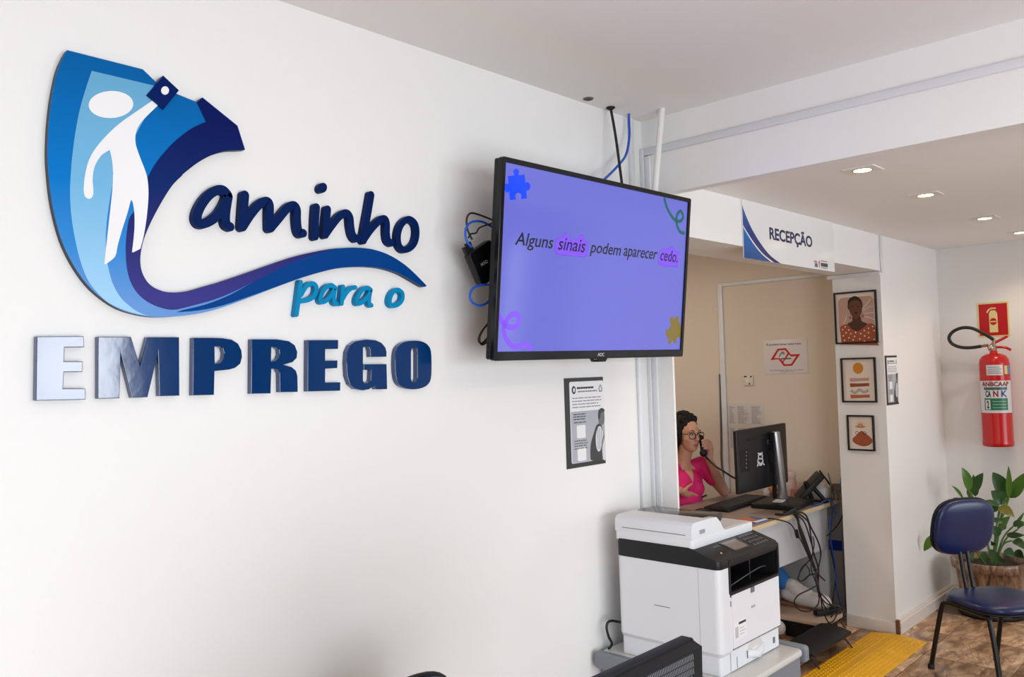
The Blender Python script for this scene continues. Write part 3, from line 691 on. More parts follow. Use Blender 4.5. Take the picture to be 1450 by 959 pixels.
lines(sign, lx+0.086, lx+0.170, [ly+0.001], 0.005, grey_ink, 0.0, name='small_print', words=2, ragged=0.0)

# framed pictures on the pillar
frame_m = mat('black_frame', (0.010, 0.010, 0.011), 0.4)
mount = mat('picture_mount', srgb(226, 212, 200), 0.7)
terracotta = mat('terracotta_print', srgb(160, 80, 46), 0.7, noise=0.08, nscale=30)
def picture(y_left, z0, W, Hh, label):
    t = thing('framed_picture', label, 'picture', wall_x(XPIL, y_left, z0), 'framed prints on the pillar')
    b = 0.010
    slab('frame', [[(0, 0), (W, 0), (W, Hh), (0, Hh)], [(b, b), (W-b, b), (W-b, Hh-b), (b, Hh-b)]], 0.0, 0.016, frame_m, t)
    MB().box((b, b, 0.001), (W-b, Hh-b, 0.006)).build('print_sheet', mount, t)
    return t
Z = 0.006
p1 = picture(2.171, 1.757, 0.262, 0.324, 'framed portrait of a dark-skinned woman in a dotted terracotta top')
PW, PH = 0.262, 0.324
def k1(pts): return [((x-62)/640*PW, PH-(y-80+(x-62)*0.06)/770*PH) for x, y in pts]
def lay(name, pts, z, m, par, sm=4): return slab(name, [smooth(k1(pts), sm, True) if sm else k1(pts)], Z, Z+z, m, par)
pinkbg = mat('dusty_pink', srgb(190, 154, 138), 0.7, noise=0.04, nscale=18)
slab('pink_panel', [rrect(0.026, 0.06, 0.242, 0.290, 0.03)], Z, Z+0.0004, pinkbg, p1)
for i, (a, b_, c) in enumerate((((480, 330), (560, 240), (620, 170)), ((490, 350), (580, 300), (650, 280)), ((500, 390), (590, 380), (660, 370)), ((510, 430), (590, 450), (655, 480)), ((240, 430), (215, 500), (200, 540)))):
    MB().ribbon(smooth(k1([a, b_, c]), 5), 0.004, Z+0.0004, Z+0.0006).build('leaf_line', mat('pale_leaf_line', srgb(226, 208, 200), 0.7), p1)
skin_d = mat('portrait_skin', srgb(104, 62, 40), 0.7); skin_n = mat('portrait_neck', srgb(78, 46, 30), 0.7); hair_d = mat('portrait_hair', srgb(34, 24, 22), 0.7)
lay('hair', [(270, 250), (280, 190), (330, 145), (390, 130), (450, 160), (485, 220), (490, 300), (450, 330), (300, 340), (268, 300)], 0.0008, hair_d, p1)
lay('neck', [(330, 440), (325, 500), (250, 550), (330, 640), (400, 660), (480, 620), (560, 550), (470, 500), (455, 440), (390, 400)], 0.0010, skin_n, p1)
lay('top', [(140, 600), (170, 565), (250, 550), (320, 620), (400, 648), (480, 605), (560, 540), (630, 540), (665, 590), (690, 830), (690, 850), (155, 850), (150, 840), (140, 700)], 0.0013, terracotta, p1, 3)
lay('face', [(290, 250), (320, 205), (380, 190), (440, 200), (475, 250), (480, 340), (450, 420), (400, 462), (360, 460), (310, 400), (288, 320)], 0.0016, skin_d, p1)
lay('lips', [(365, 375), (390, 362), (412, 375), (390, 395)], 0.0019, hair_d, p1, 3)
for ex in (335, 430): lay('eye', [(ex-18, 288), (ex, 278), (ex+18, 288), (ex, 296)], 0.0019, hair_d, p1, 3)
for ex, ey in ((295, 450), (490, 425)): lay('earring', [(ex-16, ey), (ex, ey-28), (ex+16, ey), (ex, ey+22)], 0.0015, mat('earring_rust', srgb(150, 92, 70), 0.6), p1)
dotm = mat('cream_dot', srgb(232, 222, 214), 0.7)
for dx, dy in ((215, 585), (175, 628), (268, 632), (225, 675), (297, 688), (370, 668), (182, 720), (266, 748), (353, 728), (198, 787), (328, 778), (428, 763), (445, 685), (502, 640), (503, 718), (498, 795), (562, 670), (565, 742), (567, 805), (640, 765), (648, 638), (628, 580), (565, 605)):
    slab('dot', [ellipse(*k1([(dx, dy)])[0], 0.0042, 0.0048, 10)], Z+0.0013, Z+0.0016, dotm, p1)
p2 = picture(2.145, 1.3915, 0.213, 0.277, 'framed print of an ochre sun above striped bars')
def k2(pts): return [((x-38)/330*0.213, 0.277-(y-45)/412*0.277) for x, y in pts]
slab('ochre_sun', [ellipse(*k2([(200, 142)])[0], 0.032, 0.035, 32)], Z, Z+0.0005, mat('ochre', srgb(204, 134, 36), 0.7, noise=0.06, nscale=40), p2)
for yy, c, nm in ((248, srgb(190, 150, 140), 'mauve_bar'), (297, srgb(140, 76, 40), 'brown_bar'), (402, srgb(178, 96, 66), 'rust_bar')):
    slab(nm, [k2([(115, yy-17), (200, yy-15), (298, yy-18), (299, yy+10), (210, yy+14), (118, yy+19)])], Z, Z+0.0005, mat(nm, c, 0.7, noise=0.08, nscale=60), p2)
MB().ribbon(smooth(k2([(122, 345), (160, 368), (205, 340), (245, 362), (290, 345)]), 6), 0.017, Z, Z+0.0005, caps=False).build('grey_wave', mat('grey_wave', srgb(172, 166, 160), 0.7), p2)
p3 = picture(2.122, 1.094, 0.165, 0.219, 'framed print of a terracotta pot under a fan of orange leaves')
def k3(pts): return [((x-100)/252*0.165, 0.219-(y-582)/330*0.219) for x, y in pts]
slab('pot_shape', [smooth(k3([(145, 800), (180, 770), (205, 745), (232, 728), (262, 748), (295, 772), (325, 805), (322, 835), (285, 862), (235, 870), (180, 855), (148, 830)]), 4, True)], Z, Z+0.0005, terracotta, p3)
for hx in (188, 258): slab('pot_handle', [ellipse(*k3([(hx, 748)])[0], 0.011, 0.010, 16), ellipse(*k3([(hx, 748)])[0], 0.008, 0.007, 16)], Z, Z+0.0005, ink, p3)
orange_m = mat('orange_leaf_print', srgb(196, 122, 60), 0.7)
slab('leaf_fan', [k3([(165, 690), (190, 685), (250, 685), (280, 690), (240, 700), (200, 700)])], Z, Z+0.0005, orange_m, p3)
for a in range(-4, 5):
    an = a*0.33; cx, cy = k3([(222, 688)])[0]; r0, r1 = 0.008, 0.042-abs(a)*0.002
    s, c = math.sin(an), math.cos(an)
    slab('leaf_ray', [[(cx+s*r0-c*0.0022, cy+c*r0+s*0.0022), (cx+s*r1, cy+c*r1), (cx+s*r0+c*0.0022, cy+c*r0-s*0.0022)]], Z, Z+0.0005, orange_m, p3)

# notices in the reception
NS = wall_x(XR, 2.848, 1.573)
t = thing('no_smoking_notice', 'white no-smoking notice with red angular outline on cream wall', 'notice', NS)
MB().box((0, 0, 0), (0.326, 0.241, 0.004)).build('sheet', mat('notice_sheet', srgb(226, 216, 214), 0.3), t, bevel=0.001)
def k4(pts): return [((x-75)/820*0.326, 0.241-(y-85+(x-75)*0.03)/625*0.241) for x, y in pts]
text('lettering', 'É proibido fumar neste local.', (*k4([(145, 195)])[0], *k4([(795, 118)])[0]), 0.004, ink, t, bold=0.016)
redm = mat('notice_red', srgb(196, 26, 34), 0.4)
slab('red_outline', [k4([(205, 450), (350, 240), (505, 228), (598, 345), (768, 338), (610, 550), (455, 558), (360, 430)]), k4([(278, 412), (372, 270), (488, 265), (535, 322), (440, 470), (385, 410)]), k4([(560, 345), (592, 382), (692, 376), (592, 518), (478, 525), (448, 490)])], 0.004, 0.0046, redm, t)
pf = mat('notice_pale', srgb(232, 236, 232), 0.5)
slab('smoke_drawing', [smooth(k4([(365, 380), (420, 300), (470, 295), (480, 340), (455, 350), (430, 330), (385, 385)]), 3, True)], 0.004, 0.0044, grey_ink, t)
slab('cigarette', [k4([(410, 412), (598, 408), (598, 428), (410, 436)])], 0.0046, 0.005, mat('cigarette_grey', srgb(90, 74, 70), 0.5), t)
lines(t, *[k4([(185, 0)])[0][0], k4([(830, 0)])[0][0]], [k4([(500, 632)])[0][1]], 0.004, grey_ink, 0.004, words=9, ragged=0.02)
lines(t, *[k4([(375, 0)])[0][0], k4([(640, 0)])[0][0]], [k4([(500, 660)])[0][1]], 0.003, grey_ink, 0.004, words=5, ragged=0.02)
list_m = mat('list_paper', srgb(214, 206, 202), 0.7)
for zz, hh, lb in ((1.208, 0.152, 'upper sheet of printed phone lists on cream wall'), (1.03, 0.168, 'lower sheet of printed phone lists partly behind the monitor')):
    t = thing('list_sheet', lb, 'paper sheet', wall_x(XR, 3.150, zz), 'printed lists on the reception wall')
    MB().box((0, 0, 0), (0.285, hh, 0.0015)).build('sheet', list_m, t)
    for c0, c1_ in ((0.012, 0.060), (0.080, 0.170), (0.190, 0.270)):
        lines(t, c0, c1_, [0.012+i*0.0085 for i in range(int((hh-0.02)/0.0085))], 0.0032, grey_ink, 0.0015, ragged=0.5, words=3, name='list_row')
t = thing('wall_socket', 'small white socket box with dark holes on cream wall', 'socket', wall_x(XR, 3.012, 1.494))
MB().box((0, 0, 0), (0.078, 0.078, 0.012)).build('cover', mat('socket_white', srgb(226, 214, 198), 0.4), t, bevel=0.003)
for a, b_, w, h in ((0.008, 0.060, 0.022, 0.010), (0.058, 0.058, 0.012, 0.012), (0.045, 0.006, 0.010, 0.012)): MB().box((a, b_, 0.012), (a+w, b_+h, 0.0126)).build('slot', ink, t)
MB().prism(rrect(0.026, 0.022, 0.040, 0.046, 0.006), 0.012, 0.015).build('switch_key', mat('switch_cream', srgb(244, 236, 220), 0.3), t)
o = MB().tube(smooth([tuple(onx(x, y, XR-0.008)) for x, y in ((1019, 530), (1020, 570), (1021, 620), (1022, 660), (1030, 690), (1034, 704))], 6), 0.006, 8).build('grey_cable', mat('grey_cable', (0.12, 0.12, 0.13), 0.5))
tag(o, 'grey cable running down the cream wall beside the duct', 'cable')

# recessed downlights
lampm = mat('lamp_glow', (1, 0.9, 0.75), 0.5, emit=(1.0, 0.80, 0.55), estr=14.0)
ringm = mat('lamp_gold_ring', (0.5, 0.36, 0.16), 0.35, 0.6)
platem = mat('lamp_plate', (0.78, 0.74, 0.70), 0.5)
for i, (x, lb) in enumerate(((3.405, 'square recessed downlight nearest the white beam'), (4.169, 'square recessed downlight second from the beam'), (5.147, 'square recessed downlight third from the beam'), (5.936, 'square recessed downlight closest to the far wall'))):
    Md = frame((x, 1.268, ZL), (1, 0, 0), (0, -1, 0))
    t = thing('downlight', lb, 'ceiling lamp', Md, 'recessed downlights in the lowered ceiling')
    slab('plate', [rrect(-0.06, -0.064, 0.06, 0.064, 0.003, 2), ellipse(0, 0, 0.040, 0.040, 32)], 0.0, 0.004, platem, t)
    slab('ring', [ellipse(0, 0, 0.040, 0.040, 32), ellipse(0, 0, 0.034, 0.034, 32)], 0.0, 0.005, ringm, t)
    MB().lathe([(0.0345, 0.0), (0.0345, 0.002), (0.02, 0.003)], 24).build('lamp', lampm, t)
    d = bpy.data.lights.new('downlight_beam', 'SPOT'); d.energy = 9.0; d.color = (1.0, 0.78, 0.55); d.spot_size = 2.3; d.spot_blend = 0.7; d.shadow_soft_size = 0.03
    lo = bpy.data.objects.new('downlight_beam', d); COL.objects.link(lo); lo.location = (x, 1.268, ZL-0.012)
# ================================================================ PRINTER ON ITS CART
PX0, PX1, PY0, PY1, PZ = 2.53, 2.965, 1.475, 1.90, 0.600
pw_m = mat('printer_white', (0.74, 0.75, 0.78), 0.38)
pg_m = mat('printer_light_grey', (0.62, 0.60, 0.58), 0.45)
pb_m = mat('printer_black', (0.010, 0.010, 0.012), 0.42, spec=0.3)
# local frame: x along the front (left to right), y into the wall, z up
PM = Matrix.Translation((PX0, PY0, PZ))
W_, D_ = PX1-PX0, PY1-PY0
pr = thing('laser_printer', 'white multifunction laser printer with black band on a grey cart', 'printer', PM)
def lp(x, y, Y=0.0):                       # photo point on the printer front -> local
    q = ony(x, y, PY0+Y)-Vector((PX0, PY0, PZ)); return (q.x, q.z)
foot = 0.012
body = MB().prism(rrect(foot, foot, W_-foot, D_-0.004, 0.012), 0.0, 0.062)
body.prism(rrect(0.0, 0.0, W_, D_, 0.022), 0.078, 0.255)
# sloped shoulder between foot and body
a = rrect(foot, foot, W_-foot, D_-0.004, 0.012); b = rrect(0.0, 0.0, W_, D_, 0.022); n = len(a)
body.add([(x, y, 0.062) for x, y in a]+[(x, y, 0.078) for x, y in b], [(i, (i+1) % n, n+(i+1) % n, n+i) for i in range(n)], True)
# upper body: U-shaped wall around the output tray, flush with the lower body
za0, za1 = 0.255, 0.358
b2 = rrect(0.0, 0.0, W_, D_, 0.022)
k = len(b2); lo_ = [p for p in b2[:3*(k//4)]]            # right-top, left-top, left-bottom corners
u_shape = lo_ + [(0.066, 0.0), (0.066, 0.24), (W_-0.016, 0.24), (W_-0.016, 0.0)] + b2[3*(k//4):]
u_shape = [p for p in u_shape if not (p[1] < 0.02 and W_-0.016 < p[0] < W_-0.0)] if False else u_shape
body.prism(b2[:3*(k//4)] + [(0.066, 0.0), (0.066, 0.24), (W_-0.016, 0.24), (W_-0.016, 0.004), (W_-0.006, 0.008), (W_, 0.022)], za0, za1)
body.build('body', pw_m, pr, angle=40)
tray = MB().box((0.066, 0.006, 0.2555), (W_-0.016, 0.24, 0.259)).box((0.066, 0.236, 0.257), (W_-0.016, 0.24, za1)).box((0.066, 0.006, 0.257), (0.070, 0.24, za1)).box((W_-0.020, 0.006, 0.257), (W_-0.016, 0.24, za1))
tray.box((0.12, 0.02, 0.262), (0.36, 0.20, 0.268)).tube([(0.30, 0.05, 0.268), (0.30, 0.05, 0.35)], 0.004, 6)
ot = tray.build('output_tray', pb_m, pr)
MB().tube(smooth([(0.09, 0.03, 0.275), (0.18, 0.012, 0.30), (0.30, 0.012, 0.312), (0.385, 0.03, 0.30)], 6), 0.0025, 6).build('paper_stop', mat('tray_edge_grey', (0.05, 0.05, 0.055), 0.3), ot)
# rim of the opening on the front
rim_o = rrect(0.060, 0.262, W_-0.006, 0.385, 0.012); rim_i = rrect(0.070, 0.272, W_-0.016, 0.372, 0.008)
fm = frame((0, 0.0, 0), (1, 0, 0), (0, 0, 1))
me = slab_mesh('opening_rim', [rim_o, rim_i], -0.012, 0.004, 0.001); me.transform(fm); link('opening_rim', me, pb_m, pr)
# black band with sloped control panel
ZB0, ZF0, ZF1, YSL = za1, za1+0.028, za1+0.064, 0.115
ol = rrect(-0.002, -0.002, W_+0.002, D_+0.002, 0.024, 6)
ol2 = []
for q0, q1 in zip(ol, ol[1:]+ol[:1]):
    ol2.append(q0)
    if (q0[1]-YSL)*(q1[1]-YSL) < 0: ol2.append((q0[0]+(q1[0]-q0[0])*(YSL-q0[1])/(q1[1]-q0[1]), YSL))
def ztop(y): return ZF1 if y >= YSL-1e-6 else ZF0+(ZF1-ZF0)*max(0, y)/YSL
n = len(ol2); band = MB()
vs = [(x, y, ZB0) for x, y in ol2]+[(x, y, ztop(y)) for x, y in ol2]
band.add(vs, [(i, (i+1) % n, n+(i+1) % n, n+i) for i in range(n)], True)
band.add(vs, [tuple(range(n-1, -1, -1))])
band.add(vs, [tuple(n+i for i in range(n) if ol2[i][1] <= YSL+1e-6), tuple(n+i for i in range(n) if ol2[i][1] >= YSL-1e-6)])
bandp = band.build('control_band', pb_m, pr, bevel=0.0025, angle=35)
sl = math.atan2(ZF1-ZF0, YSL)
cpm = frame((0, 0.0, ZF0+0.0002), (1, 0, 0), (0, math.cos(sl), math.sin(sl)))
def cp(name, loops, h, m, par):
    me = slab_mesh(name, loops, 0.0, h); me.transform(cpm); return link(name, me, m, par)
cp('touch_screen', [rrect(0.165, 0.030, 0.262, 0.088, 0.003)], 0.0012, mat('panel_screen', (0.26, 0.22, 0.20), 0.15), bandp)
cp('screen_surround', [rrect(0.155, 0.021, 0.272, 0.096, 0.004), rrect(0.165, 0.030, 0.262, 0.088, 0.003)], 0.0016, mat('panel_dark', (0.03, 0.03, 0.032), 0.25), bandp)
keym = mat('panel_key', (0.10, 0.10, 0.11), 0.4)
for i in range(5):
    for j in range(4): cp('key', [rrect(0.292+i*0.022, 0.020+j*0.021, 0.306+i*0.022, 0.031+j*0.021, 0.002)], 0.0018, keym, bandp)
cp('status_lamp', [ellipse(0.085, 0.040, 0.003, 0.003, 12)], 0.0014, mat('amber_lamp', (0.8, 0.4, 0.05), 0.4, emit=(1, 0.5, 0.1), estr=0.6), bandp)
for xx in (0.10, 0.115, 0.13): cp('key', [rrect(xx, 0.075, xx+0.009, 0.084, 0.002)], 0.0014, keym, bandp)
# scanner and document feeder
ZF = za1+0.064
sc_ = MB().prism(rrect(0.0, 0.098, W_, D_+0.004, 0.014), ZF-0.006, ZF+0.028)
sc_.build('scanner_lid', pw_m, pr, bevel=0.003)
prof = smooth([(0.0, ZF+0.026), (0.0, ZF+0.066), (0.008, ZF+0.078), (0.03, ZF+0.084), (0.15, ZF+0.084)], 4)[:-1]+[(0.17, ZF+0.082), (0.195, ZF+0.062), (0.215, ZF+0.034), (0.23, ZF+0.0285), (0.23, ZF+0.026)]
fd = MB().prism(prof, -(D_+0.002), -0.100, frame((0, 0, 0), (1, 0, 0), (0, 0, 1)))
feeder = fd.build('document_feeder', pw_m, pr, bevel=0.004, seg=3, angle=50)
MB().box((-0.001, 0.125, ZF+0.040), (0.0005, D_-0.03, ZF+0.0425)).build('seam', mat('seam_grey', (0.16, 0.16, 0.17), 0.6), feeder)
MB().prism(rrect(0.05, ZF+0.040, 0.085, ZF+0.054, 0.002), 0.0, 0.001, frame((0, 0.0995, 0), (1, 0, 0), (0, 0, 1))).build('maker_plate', mat('plate_silver', (0.42, 0.46, 0.48), 0.3, 0.5), feeder)
prof = [(0.11, ZF+0.0835), (0.165, ZF+0.088), (0.245, ZF+0.084), (0.262, ZF+0.078), (0.245, ZF+0.056), (0.215, ZF+0.046), (0.19, ZF+0.070), (0.16, ZF+0.082)]
MB().prism(prof, -(D_-0.01), -0.125, frame((0, 0, 0), (1, 0, 0), (0, 0, 1))).build('paper_input_tray', mat('smoke_tray', (0.035, 0.032, 0.030), 0.14), pr, bevel=0.002)
MB().box((0.235, 0.12, ZF+0.028), (W_-0.02, D_-0.02, ZF+0.0285)).build('lid_inset', pg_m, pr)
# front details
FX = frame((0, 0, 0), (1, 0, 0), (0, 0, 1))
def front(name, poly, h, m, par=pr, z=0.0):
    me = slab_mesh(name, [poly], 0.0, h); me.transform(frame((0, z, 0), (1, 0, 0), (0, 0, 1))); return link(name, me, m, par)
seamd = mat('seam_dark', (0.05, 0.05, 0.055), 0.6)
door = front('front_door', rrect(0.074, 0.080, W_-0.014, 0.2615, 0.003), 0.0025, pw_m)
front('door_seam', [(0.071, 0.0785), (W_-0.012, 0.0785), (W_-0.012, 0.0812), (0.071, 0.0812)], 0.003, seamd)
front('release_latch', rrect(0.205, 0.243, 0.232, 0.262, 0.002), 0.004, mat('latch_grey', (0.16, 0.17, 0.19), 0.3), door)
me = text_mesh('RICOH', (0.205, 0.190, 0.234, 0.198), 0.0, bold=0.02); me.transform(frame((0, -0.0026, 0), (1, 0, 0), (0, 0, 1))); link('maker_mark', me, grey_ink, door)
stk = front('sticker', [(0.080, 0.105), (0.165, 0.108), (0.165, 0.168), (0.082, 0.164)], 0.0032, paper, door)
def tiny(x0, x1, z0, z1, m, par, name): front(name, [(x0, z0), (x1, z0), (x1, z1), (x0, z1)], 0.0036, m, par)
for i in range(3): tiny(0.118, 0.118+0.03+0.01*(i % 2), 0.120+i*0.010, 0.1215+i*0.010, grey_ink, stk, 'sticker_line')
tiny(0.112, 0.162, 0.155, 0.163, ink, stk, 'sticker_heading')
tiny(0.0865, 0.108, 0.113, 0.150, mat('sticker_grey', (0.5, 0.5, 0.5), 0.6), stk, 'sticker_square')
front('side_slot', [(0.0665, 0.225), (0.0705, 0.225), (0.0705, 0.243), (0.0665, 0.243)], 0.001, seamd)
# paper drawer with scooped handle and level slot
drw = front('paper_drawer', rrect(0.072, 0.004, W_-0.014, 0.076, 0.003), 0.0025, pw_m, z=0.010)
hd = MB(); pts = [(0.178, 0.028), (0.30, 0.028)]
sc = [(x, -0.010-0.016*math.sin(PI*(x-0.178)/0.122), 0.036+0.012*abs(math.cos(PI*(x-0.178)/0.122))) for x in [0.178+0.122*i/12 for i in range(13)]]
vs = []; fs = []
for x, y, z in sc: vs += [(x, 0.008, z), (x, y+0.012, z), (x, y+0.012, z-0.022), (x, 0.008, z-0.030)]
for i in range(12):
    for j in range(3): fs.append((4*i+j, 4*i+4+j, 4*i+5+j, 4*i+1+j))
hd.add(vs, fs, True); hd.build('drawer_handle', pw_m, drw)
front('handle_recess', smooth([(0.182, 0.046), (0.20, 0.066), (0.24, 0.072), (0.28, 0.068), (0.298, 0.046)], 4), 0.0004, pg_m, drw, z=0.0075)
front('level_slot', [(0.108, 0.006), (0.112, 0.006), (0.112, 0.044), (0.108, 0.044)], 0.001, mat('slot_grey', (0.22, 0.23, 0.25), 0.5), drw, z=0.0078)
front('size_badge', rrect(0.375, 0.022, 0.392, 0.044, 0.002), 0.0008, mat('badge_grey', (0.14, 0.15, 0.16), 0.4), drw, z=0.0078)
# left side details (facing -X)
SD = frame((0, 0, 0), (0, -1, 0), (0, 0, 1))
def side(name, poly, h, m, par=pr, x=0.0):
    me = slab_mesh(name, [poly], 0.0, h); me.transform(frame((x, 0, 0), (0, -1, 0), (0, 0, 1))); return link(name, me, m, par)
side('side_grip_slot', [(-0.265, 0.201), (-0.20, 0.201), (-0.20, 0.2035), (-0.265, 0.2035)], 0.0008, mat('slot_dark_grey', (0.18, 0.18, 0.19), 0.6))
side('panel_seam', [(-0.082, 0.012), (-0.0805, 0.012), (-0.0805, 0.354), (-0.082, 0.354)], 0.0005, mat('seam_pale', (0.46, 0.46, 0.45), 0.6))
for i in range(7): side('vent_slot', [(-0.155+i*0.001, 0.028+i*0.006), (-0.118-i*0.001, 0.028+i*0.006), (-0.118-i*0.001, 0.0302+i*0.006), (-0.155, 0.0302+i*0.006)], 0.0008, seamd, x=foot if i < 6 else 0.004)
o = MB().tube(smooth([tuple(ony(882, 882, 1.915))] + [tuple(ony(x, y, 1.945)) for x, y in ((874, 880.5), (866, 879.5), (860.5, 882), (859, 890), (862, 902), (866.5, 912))] + [(PX0+0.01, 1.96, 0.60)], 6), 0.005, 8).build('power_cable', black_cb)
tag(o, 'black power cable looping out behind the white printer', 'cable')

# cart
cg = mat('cart_grey', (0.19, 0.21, 0.24), 0.45)
cw = mat('cart_top', (0.60, 0.585, 0.565), 0.25)
ct = thing('printer_cart', 'grey wheeled cart carrying the white printer', 'cart', Matrix.Translation((2.745, 1.685, 0)))
cx0, cx1, cy0, cy1 = -0.262, 0.262, -0.285, 0.290
MB().prism(rrect(cx0+0.02, cy0, cx1-0.02, cy1, 0.03), 0.575, 0.5985).build('top_shelf', cw, ct, bevel=0.008, seg=3)
MB().box((cx0+0.03, cy0+0.015, 0.50), (cx1-0.03, cy1-0.01, 0.575)).build('apron', cg, ct)
for s in (-1, 1): MB().prism(rrect(cy0-0.004, 0.545, cy1+0.002, 0.606, 0.014), -0.015, 0.015, frame((s*0.257, 0, 0), (0, 1, 0), (0, 0, 1))).build('end_rail', cg, ct, bevel=0.005)
for sx in (-1, 1):
    MB().box((sx*0.232-0.018, cy0+0.05, 0.10), (sx*0.232+0.018, cy1-0.05, 0.545)).build('side_panel', cg, ct)
MB().prism(rrect(cx0+0.02, cy0+0.02, cx1-0.02, cy1-0.02, 0.02), 0.10, 0.125).build('bottom_shelf', cw, ct, bevel=0.004)
for sx in (-1, 1):
    for sy in (-1, 1):
        w = MB().lathe([(0.012, -0.012), (0.038, -0.012), (0.041, -0.006), (0.041, 0.006), (0.038, 0.012), (0.012, 0.012)], 20, Matrix.Translation((sx*0.215, sy*0.225, 0.041)) @ Matrix.Rotation(PI/2, 4, 'Y')).build('caster', pb_m, ct)
        MB().box((sx*0.215-0.02, sy*0.225-0.015, 0.06), (sx*0.215+0.02, sy*0.225+0.015, 0.101)).build('caster_fork', cg, w)

# ================================================================ MONITOR IN FRONT (seen from behind)
FMX, FMY, FMZ = 1.36, 0.862, 1.15
dm_ = Matrix.Translation((FMX, FMY, FMZ))
fgm = thing('desk_monitor', 'black desktop monitor back with fine vents in front of printer', 'monitor', Matrix.Translation((FMX-0.26, FMY, 0.75)))
hz = FMZ-0.75
# shell: front bezel block and tapered back facing the camera (-Y)
MB().prism(rrect(-0.26, 0.06, 0.26, hz, 0.008), -0.012, 0.012, frame((0, 0, 0), (1, 0, 0), (0, 0, 1))).build('screen_frame', black_mt, fgm, bevel=0.002)
MB().prism(rrect(-0.245, 0.075, 0.245, hz-0.012, 0.004), -0.0002, 0.001, frame((0, 0.012, 0), (-1, 0, 0), (0, 0, 1))).build('display', mat('display_dark', (0.01, 0.01, 0.012), 0.2), fgm)
def tap(z0, x, zt, y): return (x, y, z0)
a = [(-0.255, -0.012, 0.065), (0.255, -0.012, 0.065), (0.255, -0.012, hz-0.004), (-0.255, -0.012, hz-0.004)]
b = [(-0.235, -0.034, 0.10), (0.240, -0.034, 0.10), (0.250, -0.034, hz-0.010), (-0.250, -0.034, hz-0.010)]
MB().add(a+b, [(0, 1, 5, 4), (1, 2, 6, 5), (2, 3, 7, 6), (3, 0, 4, 7), (4, 5, 6, 7)]).build('back_shell', mat('shell_charcoal', (0.012, 0.0125, 0.014), 0.5, spec=0.25), fgm)
gr = MB(); gm = mat('grille_grey', (0.20, 0.21, 0.23), 0.4)
for i in range(95):
    x = -0.245+i*0.0049
    for r in range(9):
        zt_ = hz-0.015-r*0.0125
        if x > 0.238-0.008*r: continue
        gr.add([(x, -0.0346, zt_), (x+0.0018, -0.0346, zt_), (x+0.0042, -0.0346, zt_-0.0105), (x+0.0024, -0.0346, zt_-0.0105)], [(0, 3, 2, 1)])
go = gr.build('vent_ribs', gm, fgm); go['kind'] = 'stuff'
MB().box((-0.04, -0.02, 0.0), (0.04, 0.0, 0.20)).build('neck', black_mt, fgm)
MB().prism(rrect(-0.12, -0.10, 0.12, 0.09, 0.03), 0.0, 0.015).build('stand_base', black_mt, fgm, bevel=0.003)
# desk carrying it (below the picture)
dk_ = thing('front_desk', 'grey desk under the black monitor in front of the camera', 'desk', Matrix.Translation((1.05, 0.70, 0)))
MB().box((-0.13, -0.03, 0.72), (0.27, 0.28, 0.75)).build('desk_top', mat('desk_grey', (0.45, 0.44, 0.43), 0.5), dk_, bevel=0.003)
for sx in (-0.10, 0.24):
    for sy in (0.0, 0.25): MB().box((sx-0.015, sy-0.015, 0.0), (sx+0.015, sy+0.015, 0.72)).build('leg', mat('desk_side', (0.40, 0.40, 0.40), 0.5), dk_)

# ================================================================ BLUE CHAIRS
chair_blue = mat('navy_vinyl', (0.004, 0.014, 0.085), 0.32, bump=0.03, bscale=25, spec=0.6)
tube_bk = mat('black_tube', (0.007, 0.007, 0.008), 0.3, spec=0.4)
def cushion(name, W, Hh, t, m, parent, M, n=2.6, bulge=0.012):
    """rounded pad; superellipse outline with domed front"""
    mb = MB(); N = 40; rings = [(1.0, 0.0), (1.0, t*0.45), (0.985, t*0.75), (0.95, t*0.95), (0.85, t+bulge*0.35), (0.6, t+bulge*0.75), (0.3, t+bulge*0.95), (0.02, t+bulge)]
    vs = []
    for s, z in rings:
        for j in range(N):
            a = 2*PI*j/N; c, q = math.cos(a), math.sin(a)
            vs.append(M @ Vector((math.copysign(abs(c)**(2/n), c)*W/2*s, math.copysign(abs(q)**(2/n), q)*Hh/2*s, z)))
    fs = [tuple(range(N-1, -1, -1))]+[(i*N+j, i*N+(j+1) % N, (i+1)*N+(j+1) % N, (i+1)*N+j) for i in range(len(rings)-1) for j in range(N)]+[tuple((len(rings)-1)*N+j for j in range(N))]
    mb.add(vs, fs, True); return mb.build(name, m, parent)
